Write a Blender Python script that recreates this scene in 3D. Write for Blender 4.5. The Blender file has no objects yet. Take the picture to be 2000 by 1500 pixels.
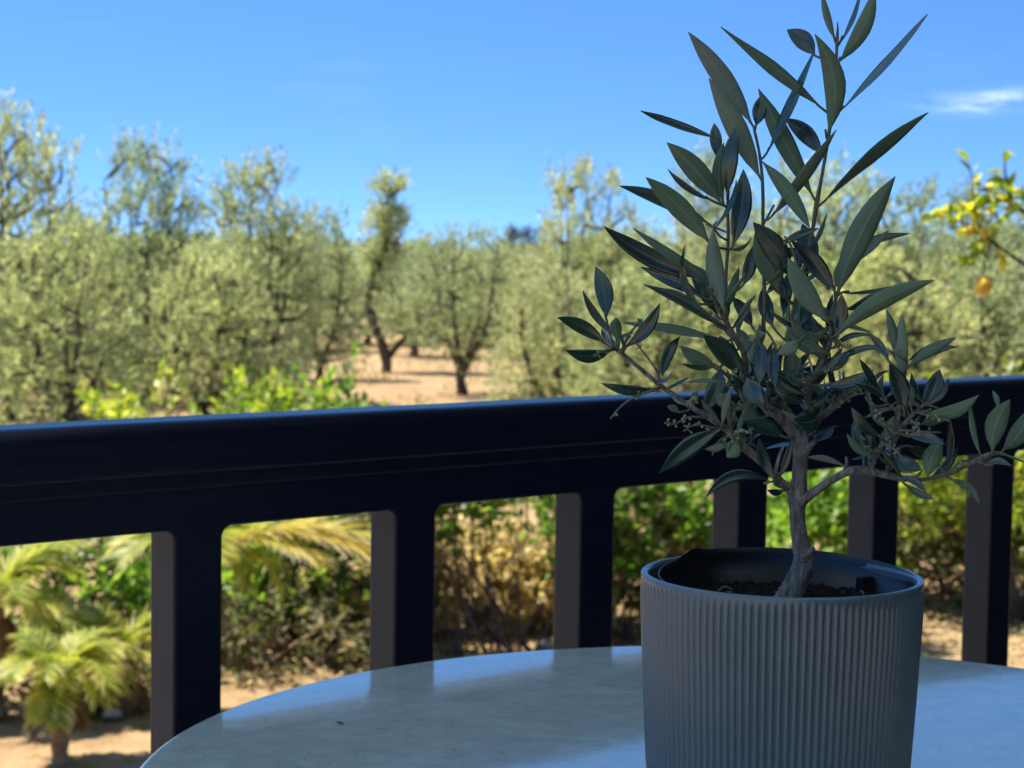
import bpy, math, random
import numpy as np
from mathutils import Vector, Matrix

# ------------------------------------------------------------------ camera, sky, sun, exposure
S = bpy.context.scene
F, CX, CY = 3757.0, 1000.0, 750.0          # focal length in photograph pixels (65 mm phone lens)
ROLL, PITCH = math.radians(0.9), math.atan((750 - 505) / F)
CAM = np.array([0.0, 0.0, 3.0])
_fw = np.array([0, math.cos(PITCH), -math.sin(PITCH)])
_u0 = np.array([0, math.sin(PITCH), math.cos(PITCH)])
_r0 = np.array([1.0, 0, 0])
_rt = math.cos(ROLL) * _r0 + math.sin(ROLL) * _u0
_up = -math.sin(ROLL) * _r0 + math.cos(ROLL) * _u0

cam_data = bpy.data.cameras.new("camera")
cam = bpy.data.objects.new("camera", cam_data)
S.collection.objects.link(cam)
cam.matrix_world = Matrix(((_rt[0], _up[0], -_fw[0], CAM[0]), (_rt[1], _up[1], -_fw[1], CAM[1]),
                           (_rt[2], _up[2], -_fw[2], CAM[2]), (0, 0, 0, 1)))
cam_data.sensor_width = 36.0
cam_data.lens = 36.0 * F / 2000.0
cam_data.clip_start, cam_data.clip_end = 0.05, 6000.0
cam_data.dof.use_dof = True
cam_data.dof.focus_distance = 0.955
cam_data.dof.aperture_fstop = 24.0
cam_data.dof.aperture_blades = 0
S.camera = cam

SUN_AZ, SUN_EL = math.radians(-76), math.radians(61)     # azimuth from +Y, towards +X
world = bpy.data.worlds.new("World")
S.world = world
world.use_nodes = True
SKY_STRENGTH, SUN_STRENGTH, EXPOSURE = 0.103, 5.0, 1.28

sun_data = bpy.data.lights.new("sun", 'SUN')
sun_data.energy = SUN_STRENGTH
sun_data.angle = math.radians(0.53)
sun_data.color = (1.0, 0.93, 0.82)
sun = bpy.data.objects.new("sun", sun_data)
S.collection.objects.link(sun)
_sd = Vector((math.sin(SUN_AZ) * math.cos(SUN_EL), math.cos(SUN_AZ) * math.cos(SUN_EL), math.sin(SUN_EL)))
sun.rotation_euler = _sd.to_track_quat('Z', 'Y').to_euler()
sun.location = (0, 0, 30)

S.view_settings.view_transform = 'Standard'
S.view_settings.look = 'None'
S.view_settings.exposure = EXPOSURE
S.view_settings.gamma = 1.0
S.view_settings.use_curve_mapping = False
S.cycles.max_bounces = 8
S.cycles.diffuse_bounces = 4
S.cycles.glossy_bounces = 4
S.cycles.transmission_bounces = 4
S.cycles.transparent_max_bounces = 4
S.cycles.use_denoising = True
try:
    S.cycles.denoiser = 'OPENIMAGEDENOISE'
except Exception:
    pass

# ------------------------------------------------------------------ projection helpers
def ray(x, y):
    return _fw + (x - CX) / F * _rt + (CY - y) / F * _up
def P(x, y, d):                       # photograph pixel + distance along the lens axis -> world point
    return CAM + ray(x, y) * d
def PY(x, y, d):                      # pixel + distance in world Y
    v = ray(x, y)
    return CAM + v * (d / v[1])
def horizon(x):
    return 505 + (x - 1000) * math.tan(ROLL)
def G(x, d, z=0.0):                   # ground point under pixel column x at distance d
    p = PY(x, horizon(x), d)
    return np.array([p[0], p[1], z])

# ------------------------------------------------------------------ object helpers
COL = S.collection
def mesh(name, verts, faces, mats=(), smooth=True, mat_idx=None, attrs=None):
    me = bpy.data.meshes.new(name)
    verts = np.asarray(verts, dtype=np.float32)
    if isinstance(faces, np.ndarray):
        n, k = faces.shape
        me.vertices.add(len(verts)); me.vertices.foreach_set('co', verts.ravel())
        me.loops.add(n * k); me.loops.foreach_set('vertex_index', faces.astype(np.int32).ravel())
        me.polygons.add(n)
        me.polygons.foreach_set('loop_start', np.arange(0, n * k, k, dtype=np.int32))
        me.polygons.foreach_set('loop_total', np.full(n, k, dtype=np.int32))
    else:
        me.from_pydata(verts.tolist(), [], faces)
    for m in mats:
        me.materials.append(m)
    if mat_idx is not None:
        me.polygons.foreach_set('material_index', np.asarray(mat_idx, dtype=np.int32))
    me.polygons.foreach_set('use_smooth', np.full(len(me.polygons), smooth, dtype=bool))
    if attrs:
        for an, (dom, vals) in attrs.items():
            a = me.attributes.new(an, 'FLOAT', dom)
            a.data.foreach_set('value', np.asarray(vals, dtype=np.float32))
    me.update(calc_edges=True)
    me.validate()
    return me

def obj(name, me, parent=None, loc=None, label=None, cat=None, group=None, kind=None):
    o = bpy.data.objects.new(name, me)
    COL.objects.link(o)
    if parent is not None:
        o.parent = parent
    if loc is not None:
        o.location = loc
    if label: o['label'] = label
    if cat: o['category'] = cat
    if group: o['group'] = group
    if kind: o['kind'] = kind
    return o

def thing(name, loc, label, cat, group=None, rz=0.0):
    o = obj(name, None, None, loc, label, cat, group)
    o.rotation_euler = (0, 0, rz)
    o.empty_display_size = 0.1
    return o

class MB:                              # collects shapes into one mesh
    def __init__(s): s.v, s.f, s.n = [], [], 0
    def add(s, v, f):
        v = np.asarray(v, float)
        s.v.append(v); s.f += [tuple(i + s.n for i in q) for q in f]; s.n += len(v)
    def mesh(s, name, mats, smooth=True): return mesh(name, np.concatenate(s.v), s.f, mats, smooth)

def tube(pts, rad, k=8, cap=True, wob=0.0, rng=None):
    pts = np.asarray(pts, float); rad = np.broadcast_to(np.asarray(rad, float), (len(pts),))
    t = np.gradient(pts, axis=0); t /= np.linalg.norm(t, axis=1)[:, None] + 1e-12
    a = np.cross(t[0], [0.3, 0.9, 0.1]); a /= np.linalg.norm(a)
    V, Fc = [], []
    ang = np.arange(k) * 2 * math.pi / k
    for i in range(len(pts)):
        a = a - t[i] * np.dot(a, t[i]); a /= np.linalg.norm(a); b = np.cross(t[i], a)
        rr = rad[i] * (1 + (rng.uniform(-wob, wob, k) if rng is not None and wob else 0))
        V.append(pts[i] + (np.cos(ang) * rr)[:, None] * a + (np.sin(ang) * rr)[:, None] * b)
    V = np.concatenate(V)
    for i in range(len(pts) - 1):
        for j in range(k):
            Fc.append((i * k + j, i * k + (j + 1) % k, (i + 1) * k + (j + 1) % k, (i + 1) * k + j))
    if cap:
        Fc.append(tuple(range(k))[::-1]); Fc.append(tuple((len(pts) - 1) * k + j for j in range(k)))
    return V, Fc

def smooth_path(pts, n):               # Catmull-Rom resample (any columns)
    p = np.asarray(pts, float); p = np.vstack([2 * p[0] - p[1], p, 2 * p[-1] - p[-2]])
    out = []
    for i in range(1, len(p) - 2):
        for t in np.linspace(0, 1, n, endpoint=False):
            a, b, c, d = p[i - 1], p[i], p[i + 1], p[i + 2]
            out.append(.5 * (2 * b + (c - a) * t + (2 * a - 5 * b + 4 * c - d) * t * t + (3 * b - a - 3 * c + d) * t ** 3))
    out.append(p[-2]); return np.array(out)

def lathe(prof, k, close=False):
    prof = np.asarray(prof, float); n = len(prof)
    an = np.arange(k) * 2 * math.pi / k
    V = np.concatenate([np.c_[r * np.cos(an), r * np.sin(an), np.full(k, z)] for r, z in prof])
    Fc = [(i * k + j, i * k + (j + 1) % k, (i + 1) * k + (j + 1) % k, (i + 1) * k + j) for i in range(n - 1) for j in range(k)]
    return V, Fc

def box(x0, x1, y0, y1, z0, z1):
    V = [(x, y, z) for x in (x0, x1) for y in (y0, y1) for z in (z0, z1)]
    return V, [(0, 1, 3, 2), (4, 6, 7, 5), (0, 4, 5, 1), (2, 3, 7, 6), (0, 2, 6, 4), (1, 5, 7, 3)]

# ------------------------------------------------------------------ materials
def mat(name):
    m = bpy.data.materials.new(name); m.use_nodes = True
    nt = m.node_tree; b = nt.nodes['Principled BSDF']
    return m, nt, b, nt.nodes['Material Output']
def N(nt, t, **kw):
    n = nt.nodes.new(t)
    for k, v in kw.items():
        if k.startswith('i_'):
            n.inputs[k[2:].replace('_', ' ')].default_value = v
        else: setattr(n, k, v)
    return n
def ramp(nt, fac, stops):
    r = nt.nodes.new('ShaderNodeValToRGB')
    while len(r.color_ramp.elements) < len(stops): r.color_ramp.elements.new(.5)
    for e, (p, c) in zip(r.color_ramp.elements, stops):
        e.position = p; e.color = (*c, 1) if len(c) == 3 else c
    if fac is not None: nt.links.new(fac, r.inputs['Fac'])
    return r
def noise(nt, scale, detail=4, rough=.55, vec=None, dist=0.0):
    n = N(nt, 'ShaderNodeTexNoise'); n.inputs['Scale'].default_value = scale
    n.inputs['Detail'].default_value = detail; n.inputs['Roughness'].default_value = rough
    n.inputs['Distortion'].default_value = dist
    if vec is not None: nt.links.new(vec, n.inputs['Vector'])
    return n
def coords(nt, kind='Object', scale=None):
    t = nt.nodes.new('ShaderNodeTexCoord')
    if scale is None: return t.outputs[kind]
    m = nt.nodes.new('ShaderNodeMapping'); m.inputs['Scale'].default_value = scale
    nt.links.new(t.outputs[kind], m.inputs['Vector']); return m.outputs['Vector']
def bump(nt, h, bsdf, strength=.3, dist=.01):
    b = N(nt, 'ShaderNodeBump'); b.inputs['Strength'].default_value = strength; b.inputs['Distance'].default_value = dist
    nt.links.new(h, b.inputs['Height']); nt.links.new(b.outputs['Normal'], bsdf.inputs['Normal']); return b
def mixc(nt, fac, a, b, mode='MIX'):
    m = N(nt, 'ShaderNodeMix', data_type='RGBA', blend_type=mode)
    for s, v in ((m.inputs[0], fac), (m.inputs[6], a), (m.inputs[7], b)):
        if hasattr(v, 'links'): nt.links.new(v, s)
        elif isinstance(v, (int, float)): s.default_value = v
        else: s.default_value = (*v, 1)
    return m.outputs[2]
def maprange(nt, v, a, b, c=0.0, d=1.0):
    n = N(nt, 'ShaderNodeMapRange'); nt.links.new(v, n.inputs[0])
    for i, x in enumerate((a, b, c, d)): n.inputs[i + 1].default_value = x
    return n.outputs[0]

def simple(name, stops, scale, rough=.6, bs=.2, bd=.002, spec=.5, vs=None, detail=5, coat=0.0):
    m, nt, b, _ = mat(name)
    v = coords(nt, 'Object', vs) if vs else coords(nt)
    n = noise(nt, scale, detail, vec=v); r = ramp(nt, n.outputs[0], stops)
    nt.links.new(r.outputs[0], b.inputs['Base Color'])
    b.inputs['Roughness'].default_value = rough; b.inputs['Specular IOR Level'].default_value = spec
    b.inputs['Coat Weight'].default_value = coat
    if bs: bump(nt, n.outputs[0], b, bs, bd)
    return m

def foliage(name, stops, trans=.45, rough=.55, tscale=1.6, spec=.35, patch=.6):
    """leaf colour varies by leaf (attribute) and by branch (position); light passes through the blade"""
    m, nt, b, out = mat(name)
    at = N(nt, 'ShaderNodeAttribute', attribute_name='rnd')
    n = noise(nt, patch, 2, vec=coords(nt))
    ma = N(nt, 'ShaderNodeMath', operation='MULTIPLY_ADD'); nt.links.new(n.outputs[0], ma.inputs[0])
    ma.inputs[1].default_value = .9; ma.inputs[2].default_value = -.45
    ad = N(nt, 'ShaderNodeMath', operation='ADD', use_clamp=True)
    nt.links.new(at.outputs['Fac'], ad.inputs[0]); nt.links.new(ma.outputs[0], ad.inputs[1])
    r0 = ramp(nt, ad.outputs[0], stops)
    oi = N(nt, 'ShaderNodeObjectInfo')            # every plant has its own tone
    tone = ramp(nt, oi.outputs['Random'], [(0, (.74, .80, .78)), (.5, (.96, .97, .92)), (1, (1.1, 1.06, 1.0))])
    class r: outputs = [mixc(nt, 1.0, r0.outputs[0], tone.outputs[0], 'MULTIPLY')]
    nt.links.new(r.outputs[0], b.inputs['Base Color'])
    b.inputs['Roughness'].default_value = rough; b.inputs['Specular IOR Level'].default_value = spec
    tr = N(nt, 'ShaderNodeBsdfTranslucent')
    tc = mixc(nt, 1.0, r.outputs[0], (tscale, tscale * 1.03, tscale * .6), 'MULTIPLY')
    nt.links.new(tc, tr.inputs['Color'])
    mx = N(nt, 'ShaderNodeMixShader'); mx.inputs[0].default_value = trans
    nt.links.new(b.outputs[0], mx.inputs[1]); nt.links.new(tr.outputs[0], mx.inputs[2])
    nt.links.new(mx.outputs[0], out.inputs['Surface'])
    return m

# sky
def build_sky():
    nt = world.node_tree; nt.nodes.clear()
    out = N(nt, 'ShaderNodeOutputWorld'); bg = N(nt, 'ShaderNodeBackground')
    bg.inputs['Strength'].default_value = SKY_STRENGTH
    tc = nt.nodes.new('ShaderNodeTexCoord')
    sky = N(nt, 'ShaderNodeTexSky', sky_type='NISHITA')
    sky.sun_disc = False; sky.sun_elevation = SUN_EL; sky.sun_rotation = SUN_AZ
    sky.altitude = 900; sky.air_density = 1.0; sky.dust_density = 0.0; sky.ozone_density = 3.5
    # clear dry air: the whole dome is read a little higher than the horizon, so the low sky stays blue
    ml = N(nt, 'ShaderNodeVectorMath', operation='MULTIPLY_ADD'); nt.links.new(tc.outputs['Generated'], ml.inputs[0])
    ml.inputs[1].default_value = (1, 1, 2.7); ml.inputs[2].default_value = (0, 0, .155)
    nm = N(nt, 'ShaderNodeVectorMath', operation='NORMALIZE'); nt.links.new(ml.outputs[0], nm.inputs[0])
    nt.links.new(nm.outputs[0], sky.inputs['Vector'])
    hs = N(nt, 'ShaderNodeHueSaturation'); hs.inputs['Saturation'].default_value = 1.16
    nt.links.new(mixc(nt, 1.0, sky.outputs[0], (.95, 1.0, 1.05), 'MULTIPLY'), hs.inputs['Color'])
    # thin cirrus: streaks of noise stretched along the horizon, thickest in one wisp to the right
    c = ray(1945, 196); c = c / np.linalg.norm(c)
    rr = np.cross(c, [0, 0, 1]); rr /= np.linalg.norm(rr); uu = np.cross(rr, c)
    def dot(v):
        d = N(nt, 'ShaderNodeVectorMath', operation='DOT_PRODUCT'); nt.links.new(tc.outputs['Generated'], d.inputs[0])
        d.inputs[1].default_value = v; return d.outputs['Value']
    def M(op, a, b=None, cl=False):
        n = N(nt, 'ShaderNodeMath', operation=op, use_clamp=cl)
        for i, x in enumerate((a, b)):
            if x is None: continue
            if hasattr(x, 'links'): nt.links.new(x, n.inputs[i])
            else: n.inputs[i].default_value = x
        return n.outputs[0]
    U, V = dot(rr), dot(uu)
    mp = nt.nodes.new('ShaderNodeMapping'); mp.inputs['Scale'].default_value = (1, 1, 5.5)
    mp.inputs['Rotation'].default_value = (0, math.radians(-4), 0)
    nt.links.new(tc.outputs['Generated'], mp.inputs['Vector'])
    n1 = noise(nt, 38, 6, .6, mp.outputs[0], 1.0); n2 = noise(nt, 5.5, 5, .6, mp.outputs[0], .5)
    Vt = M('SUBTRACT', V, M('MULTIPLY', U, .06))
    g = M('EXPONENT', M('MULTIPLY', M('ADD', M('POWER', M('MULTIPLY', U, 1 / .027), 2), M('POWER', M('MULTIPLY', Vt, 1 / .0046), 2)), -1.0))
    wisp = M('MULTIPLY', M('MULTIPLY', g, maprange(nt, n1.outputs[0], .38, .78)), .72, True)
    veil = maprange(nt, n2.outputs[0], .6, .9, 0, .05)
    tot = M('ADD', wisp, veil, True)
    mx = mixc(nt, tot, hs.outputs[0], (7.5, 8.0, 8.6))
    nt.links.new(mx, bg.inputs['Color']); nt.links.new(bg.outputs[0], out.inputs['Surface'])
build_sky()

# sandy ground: patches, clods and dry litter
def ground_mat():
    m, nt, b, _ = mat('sandy_soil')
    v = coords(nt)
    a = noise(nt, .35, 6, .6, v); c = noise(nt, 5, 6, .65, v); d = noise(nt, 42, 4, .6, v)
    r = ramp(nt, a.outputs[0], [(.3, (.36, .235, .125)), (.5, (.46, .315, .17)), (.72, (.54, .385, .22))])
    r2 = ramp(nt, c.outputs[0], [(.3, (.6, .56, .5)), (.55, (1, 1, 1)), (.8, (1.12, 1.1, 1.05))])
    x = mixc(nt, 1.0, r.outputs[0], r2.outputs[0], 'MULTIPLY')
    r3 = ramp(nt, d.outputs[0], [(.3, (.7, .66, .6)), (.5, (1, 1, 1))])
    x = mixc(nt, .8, x, r3.outputs[0], 'MULTIPLY')
    nt.links.new(x, b.inputs['Base Color']); b.inputs['Roughness'].default_value = .95
    b.inputs['Specular IOR Level'].default_value = .1
    ad = N(nt, 'ShaderNodeMath', operation='ADD'); nt.links.new(c.outputs[0], ad.inputs[0]); nt.links.new(d.outputs[0], ad.inputs[1])
    bump(nt, ad.outputs[0], b, .8, .06)
    return m
M_ground = ground_mat()

def paint_mat():
    m, nt, b, _ = mat('dark_navy_gloss_paint')
    v = coords(nt, 'Object', (1.5, 30, 30)); n = noise(nt, 9, 5, .6, v); sp = noise(nt, 70, 3, .6, coords(nt))
    r = ramp(nt, n.outputs[0], [(.3, (.0040, .0060, .017)), (.7, (.0072, .0092, .022))])
    chips = maprange(nt, sp.outputs[0], .79, .83)
    x = mixc(nt, chips, r.outputs[0], (.10, .085, .07))
    nt.links.new(x, b.inputs['Base Color'])
    rr = maprange(nt, n.outputs[0], .2, .8, .26, .42); nt.links.new(rr, b.inputs['Roughness'])
    b.inputs['Specular IOR Level'].default_value = .5
    bump(nt, n.outputs[0], b, .12, .002)
    return m
M_paint = paint_mat()

def post_mat():  # railing paint made lighter and warmer to stand for ground bounce
    m, nt, b, _ = mat('bounce_lit_post_paint')
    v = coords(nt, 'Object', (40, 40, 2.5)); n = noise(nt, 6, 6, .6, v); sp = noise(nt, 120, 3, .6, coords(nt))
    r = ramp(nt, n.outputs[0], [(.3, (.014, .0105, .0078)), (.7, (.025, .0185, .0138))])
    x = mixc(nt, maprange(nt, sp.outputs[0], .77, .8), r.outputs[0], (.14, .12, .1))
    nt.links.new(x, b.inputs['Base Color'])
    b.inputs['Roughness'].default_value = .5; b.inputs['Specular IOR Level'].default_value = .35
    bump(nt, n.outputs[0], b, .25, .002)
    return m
M_post_lit = post_mat()

def table_mat():
    m, nt, b, _ = mat('grey_cement_tabletop')
    v = coords(nt)
    n = noise(nt, 9, 8, .66, v, .8); n2 = noise(nt, 60, 4, .6, v); n3 = noise(nt, 420, 2, .5, v)
    r = ramp(nt, n.outputs[0], [(.32, (.49, .54, .485)), (.46, (.53, .58, .525)), (.56, (.56, .61, .55)), (.7, (.61, .655, .60))])
    r2 = ramp(nt, n2.outputs[0], [(.3, (.86, .86, .84)), (.6, (1.04, 1.04, 1.03))])
    x = mixc(nt, 1.0, r.outputs[0], r2.outputs[0], 'MULTIPLY')
    # hair cracks and pale scuffs
    wv = N(nt, 'ShaderNodeVectorMath', operation='MULTIPLY_ADD')
    nt.links.new(noise(nt, 9, 4, .6, v).outputs[1], wv.inputs[0]); wv.inputs[1].default_value = (.12, .12, 0); nt.links.new(v, wv.inputs[2])
    vo = N(nt, 'ShaderNodeTexVoronoi', feature='DISTANCE_TO_EDGE'); vo.inputs['Scale'].default_value = 6.5
    nt.links.new(wv.outputs[0], vo.inputs['Vector'])
    cr = maprange(nt, vo.outputs['Distance'], 0, .012, 1, 0)
    gate = maprange(nt, noise(nt, 5.2, 2, .5, v).outputs[0], .60, .70)
    mm = N(nt, 'ShaderNodeMath', operation='MULTIPLY'); nt.links.new(cr, mm.inputs[0]); nt.links.new(gate, mm.inputs[1])
    x = mixc(nt, mm.outputs[0], x, (.80, .83, .80))
    dk = maprange(nt, n3.outputs[0], .70, .76)
    x = mixc(nt, dk, x, (.05, .055, .055))
    nt.links.new(x, b.inputs['Base Color'])
    ro = maprange(nt, n.outputs[0], .3, .75, .05, .12); nt.links.new(ro, b.inputs['Roughness'])
    b.inputs['Specular IOR Level'].default_value = .8
    b.inputs['Coat Weight'].default_value = .6; b.inputs['Coat Roughness'].default_value = .05; b.inputs['Coat IOR'].default_value = 1.55
    ad = N(nt, 'ShaderNodeMath', operation='MULTIPLY_ADD'); nt.links.new(n2.outputs[0], ad.inputs[0]); ad.inputs[1].default_value = .5
    nt.links.new(n3.outputs[0], ad.inputs[2])
    bump(nt, ad.outputs[0], b, .05, .001)
    return m
M_table = table_mat()

M_pot = simple('grey_ceramic_glaze', [(.3, (.086, .113, .121)), (.7, (.108, .136, .143))], 30, rough=.24, bs=.03, bd=.001, spec=.6)
M_plastic = simple('black_nursery_plastic', [(.4, (.0035, .0045, .007)), (.6, (.006, .007, .010))], 60, rough=.38, bs=.08, bd=.001)
M_plastic_out = simple('red_brown_nursery_plastic', [(.4, (.075, .030, .024)), (.6, (.095, .042, .032))], 60, rough=.5, bs=.05, bd=.001)
M_soil = simple('dark_potting_soil', [(.3, (.003, .0022, .002)), (.55, (.009, .006, .005)), (.8, (.025, .017, .012))], 160, rough=.95, bs=1, bd=.004, spec=.15)
M_bark = simple('grey_olive_bark', [(.3, (.06, .045, .036)), (.46, (.15, .125, .105)), (.6, (.22, .195, .165)), (.75, (.32, .29, .25))], 330, rough=.85, bs=1.0, bd=.0022, vs=(1, 1, .32), spec=.25)
M_twig = simple('green_brown_twig', [(.3, (.07, .066, .036)), (.7, (.18, .16, .095))], 420, rough=.7, bs=.6, bd=.0008)
M_bud = simple('pale_green_buds', [(.35, (.12, .15, .06)), (.6, (.24, .26, .14)), (.75, (.42, .42, .30))], 220, rough=.6, bs=0)
M_treebark = simple('rough_tree_bark', [(.3, (.045, .034, .028)), (.5, (.085, .066, .054)), (.75, (.15, .12, .10))], 9, rough=.95, bs=1, bd=.05, vs=(1, 1, .35), spec=.15)
M_stone = simple('pale_limestone', [(.3, (.26, .22, .18)), (.6, (.42, .37, .31)), (.8, (.52, .47, .41))], 6, rough=.9, bs=.6, bd=.02, spec=.2)
M_plaster = simple('grey_blue_plaster', [(.3, (.045, .05, .058)), (.7, (.065, .07, .08))], 3, rough=.9, bs=.3, bd=.004, spec=.2)
M_ceiling = simple('stained_timber_boards', [(.3, (.055, .035, .022)), (.7, (.09, .058, .035))], 5, rough=.7, bs=.3, bd=.004, vs=(1, 12, 1))
M_tile = simple('grey_floor_tile', [(.3, (.13, .125, .12)), (.7, (.19, .182, .172))], 4, rough=.6, bs=.1, bd=.002)
M_bounce_damper = simple('grey_bounce_damper', [(.3, (.10, .10, .098)), (.7, (.17, .168, .16))], 3, rough=.85, bs=.3, bd=.01)
def light_canopy_mat():
    m, nt, b, out = mat('blue_grey_light_canopy')
    n = noise(nt, 900, 2, .5, coords(nt)); r = ramp(nt, n.outputs[0], [(.3, (.235, .32, .385)), (.7, (.265, .355, .42))])
    d = N(nt, 'ShaderNodeBsdfDiffuse'); t = N(nt, 'ShaderNodeBsdfTranslucent'); mx = N(nt, 'ShaderNodeMixShader'); mx.inputs[0].default_value = .6
    nt.links.new(r.outputs[0], d.inputs[0]); nt.links.new(r.outputs[0], t.inputs[0])
    nt.links.new(d.outputs[0], mx.inputs[1]); nt.links.new(t.outputs[0], mx.inputs[2]); nt.links.new(mx.outputs[0], out.inputs['Surface'])
    return m
M_light_canopy = light_canopy_mat()
M_iron = simple('black_iron', [(.4, (.014, .014, .015)), (.6, (.022, .021, .021))], 30, rough=.5, bs=.1, bd=.001)
M_dry = simple('dry_leaf_litter', [(.3, (.16, .095, .05)), (.7, (.34, .23, .13))], 12, rough=.9, bs=.2, bd=.01)

M_olive = foliage('olive_foliage', [(.0, (.12, .165, .085)), (.35, (.265, .315, .175)), (.7, (.42, .45, .275)), (1, (.66, .65, .45))], .5, .5, 1.42)
M_olive_far = foliage('olive_foliage_far', [(.0, (.16, .20, .085)), (.5, (.28, .33, .17)), (1, (.42, .45, .25))], .45, .6, 1.5)
M_pine = foliage('dark_pine_foliage', [(.0, (.022, .034, .018)), (.6, (.045, .062, .03)), (1, (.08, .095, .045))], .2, .6, 1.3)
M_shrub_brown = foliage('brown_twiggy_leaves', [(.0, (.05, .042, .024)), (.5, (.12, .10, .05)), (.8, (.16, .19, .05)), (1, (.36, .28, .16))], .4, .7, 1.3, patch=2.5)
M_shrub_green = foliage('fresh_green_leaves', [(.0, (.045, .10, .012)), (.5, (.13, .25, .03)), (1, (.32, .42, .07))], .5, .4, 1.7)
M_shrub_lime = foliage('yellow_green_leaves', [(.0, (.12, .18, .02)), (.5, (.30, .36, .045)), (1, (.52, .50, .09))], .5, .45, 1.6)
M_shrub_dry = foliage('dry_tan_leaves', [(.0, (.20, .13, .06)), (.45, (.50, .40, .22)), (1, (.72, .60, .38))], .55, .8, 1.3)
M_shrub_mix = foliage('mixed_green_and_dry_leaves', [(.0, (.05, .10, .018)), (.36, (.13, .20, .035)), (.55, (.28, .22, .10)), (1, (.58, .43, .26))], .45, .6, 1.5, patch=2.2)
M_palm = foliage('yellow_green_palm_leaflets', [(.0, (.13, .19, .03)), (.4, (.34, .38, .06)), (.75, (.56, .50, .12)), (1, (.70, .60, .34))], .45, .45, 1.6, patch=3)
M_palm_dry = foliage('palm_leaflets_with_dry_tips', [(.0, (.34, .34, .03)), (.35, (.62, .48, .05)), (.7, (.62, .50, .24)), (1, (.72, .62, .50))], .4, .6, 1.4, patch=3)
M_lemon_leaf = foliage('lemon_leaf', [(.0, (.12, .18, .02)), (.5, (.33, .36, .045)), (1, (.60, .48, .05))], .55, .35, 1.9, patch=4)
M_lemon = simple('ripe_lemon_peel', [(.3, (.78, .42, .02)), (.7, (.85, .52, .04))], 40, rough=.42, bs=.25, bd=.002)
_b = M_lemon.node_tree.nodes['Principled BSDF']; _b.inputs['Subsurface Weight'].default_value = .5; _b.inputs['Subsurface Radius'].default_value = (.03, .018, .004); _b.inputs['Subsurface Scale'].default_value = 1.0
M_white_flower = foliage('white_petals', [(0, (.6, .6, .55)), (1, (.75, .74, .68))], .4, .6, 1.1)

# ------------------------------------------------------------------ ground
gv, gf = [], []
ys = np.concatenate([np.arange(-40, 120, 4.0), [140, 180, 240, 340, 500, 900, 1600, 3000]])
xs = np.concatenate([[-3000, -900, -300, -120], np.arange(-60, 61, 4.0), [120, 300, 900, 3000]])
rg = np.random.default_rng(5)
zz = np.where((np.abs(xs)[None, :] < 100) & (ys[:, None] > 8) & (ys[:, None] < 300), rg.uniform(-.05, .05, (len(ys), len(xs))), 0)
GV = np.array([(x, y, zz[j, i]) for j, y in enumerate(ys) for i, x in enumerate(xs)])
nx = len(xs)
GF = [(j * nx + i, j * nx + i + 1, (j + 1) * nx + i + 1, (j + 1) * nx + i) for j in range(len(ys) - 1) for i in range(nx - 1)]
obj('ground', mesh('ground', GV, GF, [M_ground]), kind='structure')

# ------------------------------------------------------------------ veranda (floor and base; unseen walls, roof and canopy are placed to shape the light)
RO = np.array([-.263, 1.412]); RE = np.array([.7485, .6631]); RN = np.array([-.6631, .7485])   # railing line, along, outward
def RP(s, n, z): q = RO + RE * s + RN * n; return np.array([q[0], q[1], z])
ZT, ZB = 3.0 - .1245, 3.0 - .2068
FLOOR = 2.0
def prism(poly, z0, z1):
    n = len(poly); V = [(x, y, z0) for x, y in poly] + [(x, y, z1) for x, y in poly]
    return V, [tuple(range(n))[::-1], tuple(range(n, 2 * n))] + [(i, (i + 1) % n, n + (i + 1) % n, n + i) for i in range(n)]
def quadRN(s0, s1, n0, n1): return [tuple(RP(s, n, 0)[:2]) for s, n in ((s0, n0), (s1, n0), (s1, n1), (s0, n1))]
v, f = prism(quadRN(-2.6, 5.5, -3.2, .12), FLOOR - .25, FLOOR)
obj('veranda_floor', mesh('veranda_floor', v, f, [M_tile], False), kind='structure')
v, f = prism(quadRN(-2.6, 5.5, -3.2, .05), 0.0 - .1, FLOOR - .252)
obj('veranda_base', mesh('veranda_base', v, f, [M_plaster], False), kind='structure')
v, f = [(x, y, 4.45 + .05 * (k % 2)) for k, (x, y) in enumerate(quadRN(-2.1, .6, -2.9, .9))], [(0, 1, 2, 3)]
obj('added_light_canopy', mesh('added_light_canopy', v, f, [M_light_canopy], False), kind='structure')  # added out of view; lets bluish sunlight through to brighten table and pot
v, f = prism(quadRN(.6, 5.5, -2.9, .9), 4.449, 4.6)
obj('veranda_roof', mesh('veranda_roof', v, f, [M_ceiling], False), kind='structure')
v, f = prism(quadRN(-1.5, 5.5, -3.15, -2.91), 0.0, 4.44)
obj('unseen_house_wall', mesh('unseen_house_wall', v, f, [M_plaster], False), kind='structure')
v, f = prism(quadRN(1.75, 1.98, -2.9, -.06), FLOOR + .001, 4.448)
obj('unseen_house_wall', mesh('light_blocking_side_wall', v, f, [M_plaster], False), kind='structure')  # side wall added out of view to block light from the right
# grey paved yard, unseen, added to cut the warm bounce off the sand
v, f = prism([(-14, -6), (14, -6), (14, 8.6), (-14, 8.6)], -.2, .056)
obj('unseen_bounce_damper', mesh('unseen_bounce_damper', v, f, [M_bounce_damper], False), kind='structure')

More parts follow.
